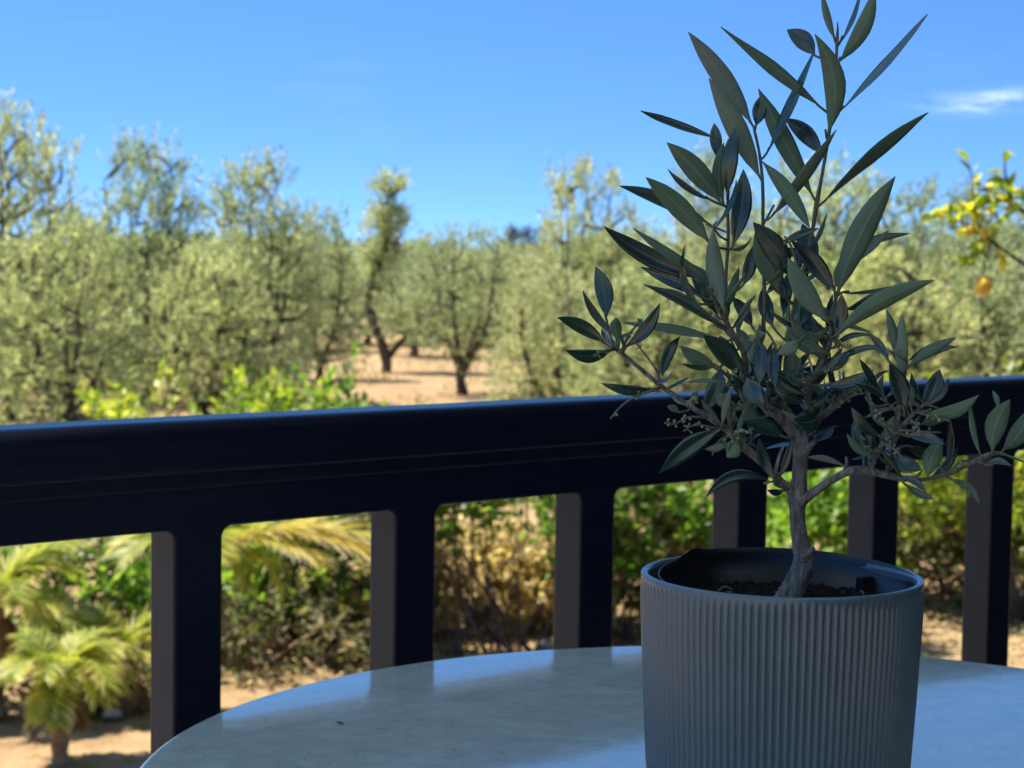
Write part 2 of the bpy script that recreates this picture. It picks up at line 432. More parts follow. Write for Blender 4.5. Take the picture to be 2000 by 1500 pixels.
# ------------------------------------------------------------------ railing
rail_rot = math.atan2(RE[1], RE[0])
rail = thing('balcony_railing', (RO[0], RO[1], FLOOR), 'dark navy painted wooden balcony railing with square balusters behind the table', 'railing', rz=rail_rot)
def extrude_profile(prof, x0, x1, nseg=1, wob=0, seed=0):
    prof = np.asarray(prof, float); k = len(prof); V = []; Fc = []; r = np.random.default_rng(seed)
    for i in range(nseg + 1):
        x = x0 + (x1 - x0) * i / nseg
        w = r.uniform(-wob, wob, 2)
        V += [(x, p[0] + w[0], p[1] + w[1]) for p in prof]
    for i in range(nseg):
        for j in range(k):
            a, b = i * k + j, i * k + (j + 1) % k
            Fc.append((a, b, b + k, a + k))
    Fc += [tuple(range(k)), tuple(range(nseg * k, nseg * k + k))[::-1]]
    return V, Fc
def round_rect(y0, y1, z0, z1, rs, n=5):      # rs: radii for (y0,z0),(y1,z0),(y1,z1),(y0,z1)
    out = []
    for (cy, cz, a0), rr in zip(((y0, z0, 180), (y1, z0, 270), (y1, z1, 0), (y0, z1, 90)), rs):
        sy = 1 if cy == y0 else -1; sz = 1 if cz == z0 else -1
        for t in np.linspace(0, 90, n):
            a = math.radians(a0 + t); out.append((cy + sy * rr + rr * math.cos(a), cz + sz * rr + rr * math.sin(a)))
    return out
HB, HT = ZB - FLOOR, ZT - FLOOR
PD = .036                                        # baluster depth
v, f = extrude_profile(round_rect(-.006, PD + .012, HT - .040, HT, (.004, .004, .011, .011), 12), -.9, 3.9, 60, .0002, 1)
obj('handrail', mesh('handrail', v, f, [M_paint], False), rail)
v, f = extrude_profile(round_rect(-.003, PD + .006, HT - .0515, HT - .037, (.003, .003, .001, .001), 4), -.9, 3.9, 30, .0002, 2)
obj('moulding', mesh('moulding', v, f, [M_paint], False), rail)
v, f = extrude_profile(round_rect(0, PD, HB, HT - .049, (.0025, .0025, .001, .001), 4), -.9, 3.9, 40, .0002, 3)
obj('top_beam', mesh('top_beam', v, f, [M_paint], False), rail)
v, f = extrude_profile(round_rect(0, PD, .10, .14, (.003,) * 4, 4), -.9, 3.9, 10, .0002, 4)
obj('bottom_rail', mesh('bottom_rail', v, f, [M_paint], False), rail)
# baluster with small fillets where it meets the beam
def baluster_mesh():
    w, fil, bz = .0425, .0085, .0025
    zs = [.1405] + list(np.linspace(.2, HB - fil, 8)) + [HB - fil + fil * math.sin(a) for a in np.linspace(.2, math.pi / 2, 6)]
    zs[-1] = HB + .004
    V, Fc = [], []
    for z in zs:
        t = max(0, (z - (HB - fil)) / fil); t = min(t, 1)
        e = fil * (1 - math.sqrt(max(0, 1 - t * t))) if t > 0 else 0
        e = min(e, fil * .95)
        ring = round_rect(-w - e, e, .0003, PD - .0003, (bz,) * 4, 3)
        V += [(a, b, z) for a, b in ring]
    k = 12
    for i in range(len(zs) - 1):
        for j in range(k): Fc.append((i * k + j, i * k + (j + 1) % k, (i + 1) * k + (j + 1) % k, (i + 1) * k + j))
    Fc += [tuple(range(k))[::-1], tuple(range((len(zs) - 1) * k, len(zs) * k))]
    V_ = np.array(V); mi = [1 if abs(V_[list(q)][:, 1].mean() - .0003) < .0006 else 0 for q in Fc]  # sides get the bounce-lit colour, fronts the shaded navy of the same paint
    return mesh('baluster', V, Fc, [M_post_lit, M_paint], False, mi)
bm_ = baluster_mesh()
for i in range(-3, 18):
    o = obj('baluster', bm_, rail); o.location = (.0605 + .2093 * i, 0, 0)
for s in (-.93, 3.9):
    v, f = box(s - .045, s + .045, -.03, .06, 0, HT + .02); obj('end_post', mesh('end_post', v, f, [M_post_lit], False), rail)

# ------------------------------------------------------------------ round table
TZ = 3.0 - .2849
table = thing('round_table', (.161, 1.0525, FLOOR), 'round grey cement bistro table with glossy top under the potted olive', 'table')
TR, th = .3660, .022
h = TZ - FLOOR
prof = [(0.0005, h - th), (TR - .03, h - th), (TR - .008, h - th)] + [(TR - .008 + .008 * math.cos(a), h - th + .008 + .008 * math.sin(a)) for a in np.linspace(-1.5, 0, 5)] + \
       [(TR - .004 + .004 * math.cos(a), h - .004 + .004 * math.sin(a)) for a in np.linspace(0, 1.5, 6)] + [(TR - .0042, h), (TR * .6, h), (TR * .3, h), (0.0005, h)]
v, f = lathe(prof, 160)
obj('tabletop', mesh('tabletop', v, f, [M_table]), table)
v, f = lathe([(.001, h - th - .001), (.11, h - th - .001), (.11, h - th - .012), (.028, h - th - .03), (.024, .12), (.032, .06), (.09, .045), (.22, .02), (.23, .004), (.001, .004)], 32)
obj('pedestal', mesh('pedestal', v, f, [M_iron]), table)
v, f = tube([P(658, 1400, 1.17), P(664, 1401, 1.17), P(671, 1402.5, 1.17)], [.0005, .0009, .0004], 5)
bit = np.array(v); bit[:, 2] += TZ + .0008 - bit[:, 2].min()
obj('plant_bit', mesh('plant_bit', bit, f, [M_twig]), None, None, 'tiny dry plant fragment lying on the grey tabletop near its far edge', 'debris')

# ------------------------------------------------------------------ ribbed pot
RIM = P(1526, 1121, F * .14 / 548)
RIMZ = RIM[2]
pot = thing('plant_pot', (RIM[0], RIM[1], TZ), 'grey ribbed ceramic pot standing on the round table', 'pot')
PH = RIMZ - TZ
def pot_mesh():
    K, sub = 116, 10; k = K * sub
    zs = np.array([0, .003, .008, .02, .035, .05, .065, .08, .095, .106, .112, .115, .1175, .120, .1225, .125, .1275, .129, .1297, .13]) * (PH / .13)
    zr = np.array([-.13, -.12, -.10, -.085, -.07, -.055, -.041, -.023, -.01, 0.0]); rr = np.array([.0605, .0632, .0655, .0664, .0673, .0681, .0688, .0697, .07, .07])
    R = np.interp(zs - PH, zr, rr)
    R[0] -= .004; R[1] -= .0012
    R[-4:] = [.07, .07, .0698, .0691]
    th = np.arange(k) * 2 * math.pi / k
    rib = np.abs(np.sin(th * K / 2)) ** .8                       # convex ribs, narrow grooves
    V = []
    for z, r0 in zip(zs, R):
        top = (PH - .0022 - z) / .0045; amp = np.clip(min(top, z / .006), 0, 1)
        amp = amp * amp * (3 - 2 * amp)
        rad = r0 - .0016 * amp * (1 - rib)
        V.append(np.c_[rad * np.cos(th), rad * np.sin(th), np.full(k, z)])
    for r0, z in ((.0683, PH + .0003), (.0672, PH + .0001), (.0663, PH - .0008), (.0660, PH - .003), (.0652, .03), (.058, .008)):
        V.append(np.c_[r0 * np.cos(th), r0 * np.sin(th), np.full(k, z)])
    n = len(V); V = np.concatenate(V)
    i, j = np.meshgrid(np.arange(n - 1), np.arange(k), indexing='ij')
    Fq = np.stack([i * k + j, i * k + (j + 1) % k, (i + 1) * k + (j + 1) % k, (i + 1) * k + j], -1).reshape(-1, 4)
    return mesh('pot_body', V, Fq, [M_pot])
obj('pot_body', pot_mesh(), pot)
v, f = lathe([(.001, .008), (.0585, .008), (.0585, .0005), (.001, .0005)], 64)
obj('pot_base', mesh('pot_base', v, f, [M_pot]), pot)

# nursery pot inside, sitting a little askew with a split, bent lip
npot = thing('nursery_pot', (RIM[0] + .0018, RIM[1] + .001, TZ + .0085), 'thin black plastic nursery pot with a bent lip inside the grey ribbed pot', 'pot')
def nursery():
    k = 160; th = np.arange(k) * 2 * math.pi / k
    tilt = (RIMZ - TZ - .0085) + .0002 + .0032 * np.sin(th) - .0006 * np.cos(th)      # higher at the back
    bx = th * 180 / math.pi
    bend = np.exp(-((bx - 128) / 5.0) ** 2)                               # little peak at the back left
    dip = np.clip((bx - 131) / 14, 0, 1) * np.clip((262 - bx) / 30, 0, 1)
    top = tilt + .0016 * bend - .0022 * dip
    V = []
    for r, dz in ((.0520, None), (.0618, -.03), (.0625, -.0135), (.0642, -.0130), (.0648, -.004), (.0653, -.0004), (.0650, 0.0)):
        z = np.full(k, .0) if dz is None else top + dz
        rad = r - .0022 * dip * (1 if dz is not None and dz > -.02 else .2)
        V.append(np.c_[rad * np.cos(th), rad * np.sin(th), z])
    for r, dz in ((.0646, -.0003), (.0641, -.004), (.0635, -.0128), (.0617, -.0136), (.0610, -.03), (.0512, None)):
        z = np.full(k, .001) if dz is None else top + dz
        rad = r - .0022 * dip * (1 if dz is not None and dz > -.02 else .2)
        V.append(np.c_[rad * np.cos(th), rad * np.sin(th), z])
    n = len(V); V = np.concatenate(V)
    i, j = np.meshgrid(np.arange(n - 1), np.arange(k), indexing='ij')
    Fq = np.stack([i * k + j, i * k + (j + 1) % k, (i + 1) * k + (j + 1) % k, (i + 1) * k + j], -1).reshape(-1, 4)
    mi = np.where(np.arange(n - 1) < 5, 1, 0).repeat(k)
    return mesh('pot_wall', V, Fq, [M_plastic, M_plastic_out], True, mi)
obj('pot_wall', nursery(), npot)
# moulded lug on the inside of the lip and soil
mb = MB()
la = math.radians(38)
for a0, r0, zz_ in ((la, .0595, -.019), ):
    c = np.array([r0 * math.cos(a0), r0 * math.sin(a0), PH - .0085 + zz_])
    v, f = box(-.0035, .0035, -.004, .004, 0, .012); v = np.array(v); v[:, 0] *= np.where(v[:, 2] > .006, .6, 1)
    ca, sa = math.cos(a0 + math.pi / 2), math.sin(a0 + math.pi / 2)
    mb.add(np.c_[v[:, 0] * ca - v[:, 1] * sa, v[:, 0] * sa + v[:, 1] * ca, v[:, 2]] + c, f)
obj('lug', mb.mesh('lug', [M_plastic], False), npot)
def soil():
    r = np.random.default_rng(3); n = 46; g = np.linspace(-.061, .061, n); V = []; idx = {}; Fc = []
    for j, y in enumerate(g):
        for i, x in enumerate(g):
            if math.hypot(x, y) <= .0612:
                idx[i, j] = len(V); V.append((x, y, PH - .0085 - .0145 + r.uniform(-.0012, .0016) + .003 * math.exp(-((x - .005) ** 2 + y ** 2) / .0004)))
    for j in range(n - 1):
        for i in range(n - 1):
            q = [(i, j), (i + 1, j), (i + 1, j + 1), (i, j + 1)]
            if all(t in idx for t in q): Fc.append(tuple(idx[t] for t in q))
    return mesh('soil', V, Fc, [M_soil])
obj('soil', soil(), npot)
rs = np.random.default_rng(8)
mb = MB()
for i in range(26):
    a, r = rs.uniform(0, 6.28), .056 * math.sqrt(rs.random()); L = rs.uniform(.003, .009); d = rs.uniform(0, 6.28)
    c = np.array([r * math.cos(a), r * math.sin(a), PH - .0085 - .0125]); e = np.array([math.cos(d), math.sin(d), rs.uniform(-.1, .5)]) * L
    v, f = tube([c - e / 2, c + [0, 0, .0004], c + e / 2], [.0004, .0007, .0003], 5); mb.add(v, f)
obj('bark_litter', mb.mesh('bark_litter', [M_twig]), npot, kind='stuff')

# ------------------------------------------------------------------ the potted olive
plant = thing('olive_plant', P(1540, 1172, .958), 'small potted olive tree with narrow grey green leaves and flower buds', 'plant')
POFF = np.array(plant.location)
Z0 = .958
def branch(pts, name='branch', k=10, m=None, sub=5, wob=.06, seed=0):
    """pts: (px, py, depth offset in mm, width in px)"""
    q = smooth_path(pts, sub)
    w = np.array([P(a, b, Z0 + c / 1000) for a, b, c, _ in q]) - POFF
    r = np.maximum(q[:, 3], 1.5) * .5 * Z0 / F
    v, f = tube(w, r, k, True, wob, np.random.default_rng(seed + len(pts)))
    o = obj(name, mesh(name, v, f, [m or M_bark]), plant)
    return q
BR = []
def B(pts, **kw): BR.append(branch(pts, seed=len(BR), **kw))
B([(1534, 1182, 0, 56), (1548, 1152, 0, 48), (1566, 1112, 0, 43), (1570, 1090, 0, 41), (1564, 1062, 0, 34), (1559, 1030, 0, 30), (1557, 993, 0, 31), (1558, 965, 0, 37), (1561, 935, 0, 31), (1563, 905, 0, 29), (1564, 878, 0, 31), (1563, 852, 0, 34), (1560, 838, 0, 26)], name='trunk', k=20, sub=8, wob=.055)
# bark knot low on the stem
B([(1566, 1094, -2, 26), (1576, 1082, -4, 22), (1585, 1074, -5, 13), (1590, 1069, -5, 6)], sub=3, wob=.2)
# right main limb and its twigs
B([(1562, 985, -2, 22), (1580, 968, -6, 19), (1615, 944, -12, 15), (1648, 925, -16, 15), (1668, 919, -18, 19), (1700, 921, -18, 16), (1740, 930, -19, 14), (1768, 936, -20, 12)], sub=5)
B([(1762, 935, -20, 11), (1800, 937, -22, 8.5), (1850, 926, -26, 9), (1890, 908, -28, 8), (1920, 893, -30, 11), (1945, 885, -30, 8), (1968, 890, -30, 5), (2010, 906, -30, 3)], m=M_twig)
B([(1650, 922, -16, 12), (1654, 908, -14, 8), (1653, 892, -13, 5)], sub=3)
B([(1702, 915, -18, 10), (1712, 888, -22, 10), (1725, 866, -26, 9), (1752, 842, -30, 9), (1775, 818, -32, 9), (1795, 800, -32, 8), (1804, 790, -32, 5)])
B([(1732, 924, -18, 9), (1736, 900, -10, 8), (1748, 880, -6, 6)], sub=3)
B([(1703, 753, -20, 5), (1722, 775, -24, 6), (1745, 798, -28, 6), (1768, 814, -31, 6)], m=M_twig)
B([(1850, 926, -26, 4), (1868, 908, -26, 4), (1880, 900, -26, 4), (1894, 900, -26, 3)], m=M_twig, sub=3)
B([(1846, 930, -26, 4), (1870, 943, -26, 4), (1895, 960, -26, 3), (1915, 985, -26, 3)], m=M_twig, sub=3)
# left low limb
B([(1556, 978, 0, 22), (1540, 955, -3, 18), (1520, 935, -5, 15), (1494, 908, -8, 15), (1468, 886, -10, 17), (1447, 868, -12, 17), (1430, 850, -13, 14), (1410, 832, -14, 13), (1383, 815, -16, 11), (1343, 790, -18, 10), (1290, 753, -21, 9), (1247, 717, -24, 8), (1210, 687, -26, 8), (1200, 680, -26, 5)])
B([(1430, 850, -13, 10), (1425, 825, -16, 9), (1424, 800, -18, 8), (1426, 770, -18, 5)], sub=3, m=M_twig)
B([(1544, 955, -3, 10), (1522, 948, -8, 9), (1512, 940, -10, 7), (1520, 900, -12, 8), (1530, 872, -14, 5)], sub=3)
# main fork
B([(1562, 862, 0, 28), (1553, 850, 0, 26), (1540, 832, 2, 23), (1520, 812, 3, 22), (1500, 796, 3, 20), (1480, 784, 2, 16), (1459, 772, 0, 14), (1440, 752, -3, 11)])
B([(1536, 830, 2, 22), (1538, 812, 3, 24), (1534, 800, 5, 20)], sub=4, wob=.14)
B([(1562, 868, 0, 24), (1576, 850, 2, 18), (1592, 828, 4, 16), (1606, 812, 5, 15), (1626, 797, 6, 14), (1650, 778, 6, 9), (1664, 772, 6, 5)])
B([(1616, 804, 5, 9), (1628, 786, 7, 8), (1631, 770, 7, 7)], sub=3)
B([(1563, 900, 0, 20), (1572, 886, -2, 16), (1584, 870, -3, 12), (1592, 862, -3, 9)], sub=3)
# upright stems
B([(1462, 775, 0, 15), (1456, 735, 0, 14), (1453, 690, -2, 13), (1435, 660, -4, 12), (1416, 624, -6, 11), (1400, 592, -8, 9), (1386, 558, -9, 8), (1374, 538, -10, 6)], m=M_twig)
B([(1592, 828, 4, 12), (1582, 790, 0, 13), (1576, 768, -4, 14), (1582, 746, -6, 13), (1597, 724, -8, 12), (1613, 694, -10, 11), (1622, 660, -12, 10), (1625, 620, -12, 9), (1632, 585, -12, 7)], m=M_twig)
B([(1534, 802, 5, 13), (1533, 740, 8, 11), (1542, 650, 10, 9), (1560, 560, 10, 8), (1577, 500, 10, 8), (1588, 443, 8, 8), (1595, 397, 8, 10), (1604, 350, 8, 7), (1612, 305, 8, 7), (1619, 265, 6, 6), (1628, 200, 6, 6), (1633, 140, 6, 6), (1634, 100, 6, 6), (1635, 78, 6, 7), (1636, 60, 6, 5), (1636, 43, 6, 2)], m=M_twig)
B([(1480, 784, 2, 11), (1478, 720, 8, 9), (1492, 620, 12, 8), (1492, 520, 12, 8), (1490, 438, 10, 7), (1490, 380, 8, 7), (1488, 340, 8, 7), (1482, 293, 8, 6), (1475, 262, 8, 6), (1471, 245, 8, 4)], m=M_twig)
B([(1420, 640, -4, 8), (1417, 560, -2, 7), (1422, 470, 0, 7), (1421, 404, 0, 6), (1424, 372, 0, 4)], m=M_twig)
B([(1490, 440, 10, 5), (1500, 422, 8, 5), (1512, 400, 7, 4)], m=M_twig, sub=3)
B([(1625, 625, -12, 6), (1600, 600, -14, 5), (1570, 565, -16, 4)], m=M_twig, sub=3)
B([(1752, 842, -30, 7), (1760, 780, -34, 7), (1766, 740, -36, 6), (1772, 705, -36, 4)], m=M_twig, sub=3)
B([(1622, 660, -12, 6), (1590, 655, -20, 4), (1540, 640, -26, 3)], m=M_twig, sub=3)
BRP = np.concatenate(BR)

def leaf_mats():
    def top():
        m, nt, b, _ = mat('olive_leaf_upper_side')
        oi = N(nt, 'ShaderNodeObjectInfo'); n = noise(nt, 260, 4, .6, coords(nt))
        r = ramp(nt, oi.outputs['Random'], [(0, (.009, .025, .020)), (.5, (.014, .036, .022)), (1, (.024, .052, .022))])
        x = mixc(nt, .6, r.outputs[0], ramp(nt, n.outputs[0], [(.3, (.75, .75, .75)), (.7, (1.2, 1.2, 1.15))]).outputs[0], 'MULTIPLY')
        a = N(nt, 'ShaderNodeAttribute', attribute_name='across'); ab = N(nt, 'ShaderNodeMath', operation='ABSOLUTE'); nt.links.new(a.outputs['Fac'], ab.inputs[0])
        x = mixc(nt, maprange(nt, ab.outputs[0], .03, .10, .55, 0), x, (.075, .10, .055))
        nt.links.new(x, b.inputs['Base Color']); b.inputs['Roughness'].default_value = .27
        b.inputs['Specular IOR Level'].default_value = .75
        bump(nt, n.outputs[0], b, .12, .0008); return m
    def under():
        m, nt, b, _ = mat('olive_leaf_under_side')
        oi = N(nt, 'ShaderNodeObjectInfo'); n = noise(nt, 120, 4, .6, coords(nt))
        r = ramp(nt, oi.outputs['Random'], [(0, (.085, .125, .072)), (.45, (.11, .16, .08)), (.85, (.16, .205, .135)), (1, (.125, .125, .085))])
        x = mixc(nt, .6, r.outputs[0], ramp(nt, n.outputs[0], [(.3, (.8, .8, .8)), (.7, (1.15, 1.15, 1.12))]).outputs[0], 'MULTIPLY')
        a = N(nt, 'ShaderNodeAttribute', attribute_name='across'); ab = N(nt, 'ShaderNodeMath', operation='ABSOLUTE'); nt.links.new(a.outputs['Fac'], ab.inputs[0])
        x = mixc(nt, maprange(nt, ab.outputs[0], .04, .12, .7, 0), x, (.19, .205, .12))
        nt.links.new(x, b.inputs['Base Color']); b.inputs['Roughness'].default_value = .6
        b.inputs['Specular IOR Level'].default_value = .35
        bump(nt, n.outputs[0], b, .1, .0006); return m
    return top(), under()
M_leaf_top, M_leaf_under = leaf_mats()
LR = np.random.default_rng(21)
NL = [0]
def leaf(bx, by, tx, ty, w, side='t', bow=0.0, dz=None, off=0.0, roll=None):
    """pixel base, pixel tip, visible width in px, side that faces us, sideways bow in px, tip depth change in mm"""
    i = np.argmin((BRP[:, 0] - bx) ** 2 + (BRP[:, 1] - by) ** 2)
    near = math.hypot(BRP[i, 0] - bx, BRP[i, 1] - by)
    d0 = BRP[i, 2] + off
    Lpx = math.hypot(tx - bx, ty - by)
    if dz is None: dz = LR.uniform(-.28, .28) * Lpx * .2555
    d1 = d0 + dz
    Bp = P(bx, by, Z0 + d0 / 1000); Tp = P(tx, ty, Z0 + d1 / 1000)
    a = Tp - Bp; L = np.linalg.norm(a); ah = a / L
    vv = (Bp + Tp) / 2 - CAM; vv /= np.linalg.norm(vv)
    l = np.cross(ah, vv); l /= np.linalg.norm(l)           # right of travel as seen
    n0 = np.cross(ah, l); n0 /= np.linalg.norm(n0)
    if np.dot(n0, vv) > 0: n0 = -n0
    wv = w * 1.02 * Z0 / F
    W = max(wv, .165 * L)
    ph = math.acos(min(1, wv / W)) * .93
    if roll is not None: ph = math.radians(roll)
    sg = 1 if LR.random() < .5 else -1
    if by > ty: sg = 1 if side == 't' else -1
    n = math.cos(ph) * n0 + sg * math.sin(ph) * l
    lat = np.cross(n, ah); lat /= np.linalg.norm(lat)
    if side == 'u': n = -n; lat = -lat
    ts = np.array([0, .03, .07, .12, .2, .3, .4, .5, .6, .7, .79, .87, .93, .97, 1.0])
    wd = np.interp(ts, [0, .05, .1, .2, .35, .5, .65, .8, .9, .96, 1], [.07, .09, .22, .58, .9, 1, .93, .66, .37, .17, .02]) * W / 2
    cr = LR.uniform(-.085, .085) * L; tw = LR.uniform(-.55, .55); fold = LR.uniform(.12, .32); wave = LR.uniform(0, 6)
    xs_ = np.array([-1, -.62, -.12, .12, .62, 1.0])
    top, bot, ac = [], [], []
    for t, hw in zip(ts, wd):
        c = Bp + a * t + l * (bow * 1.15 * Z0 / F) * 4 * t * (1 - t) + n * cr * 4 * t * (1 - t)
        ca, sa = math.cos(tw * (t - .4)), math.sin(tw * (t - .4))
        la = lat * ca + n * sa; na = n * ca - lat * sa
        for x in xs_:
            hgt = fold * hw * abs(x) ** 1.3 - .32 * fold * hw * x ** 4 + .05 * hw * math.sin(t * 9 + wave) * x
            if abs(x) < .2: hgt -= .03 * hw
            p = c + la * hw * x + na * hgt
            top.append(p); bot.append(p - na * (.00045 if abs(x) < .9 else .0001)); ac.append(x)
    V = np.array(top + bot) - POFF; m_ = len(xs_); n_ = len(ts); o_ = m_ * n_
    Fc, mi = [], []
    for i in range(n_ - 1):
        for j in range(m_ - 1):
            q = (i * m_ + j, i * m_ + j + 1, (i + 1) * m_ + j + 1, (i + 1) * m_ + j)
            Fc.append(q); mi.append(0); Fc.append(tuple(o_ + k for k in q[::-1])); mi.append(1)
        for j in (0, m_ - 1):
            q = (i * m_ + j, (i + 1) * m_ + j, o_ + (i + 1) * m_ + j, o_ + i * m_ + j)
            Fc.append(q if j == 0 else q[::-1]); mi.append(1)
    me = mesh('leaf', V, Fc, [M_leaf_top, M_leaf_under], True, mi, {'across': ('POINT', ac + ac)})
    # top faces must look along +n
    pol = me.polygons[2 * (m_ * 3)] if len(me.polygons) > 2 * m_ * 3 else me.polygons[0]
    if pol.material_index == 0 and np.dot(np.array(pol.normal), n) < 0: me.flip_normals()
    obj('leaf', me, plant)
    dx, dy = bx - BRP[:, 0], by - BRP[:, 1]; dist = np.hypot(dx, dy) + 1e-6
    al = (dx * (tx - bx) + dy * (ty - by)) / dist / max(Lpx, 1)
    k = np.argmin(dist + 26 * (1 - al)); q = BRP[k]
    if 3 < dist[k] < 60:                           # petiole running on from the twig into the blade
        p0 = P(q[0], q[1], Z0 + q[2] / 1000); pm = (p0 + Bp) / 2 - ah * .0008
        v, f = tube(smooth_path(np.array([p0, pm, Bp + ah * .0006, Bp + ah * .004]), 3) - POFF, .00062, 6)
        obj('petiole', mesh('petiole', v, f, [M_twig]), plant)
    NL[0] += 1

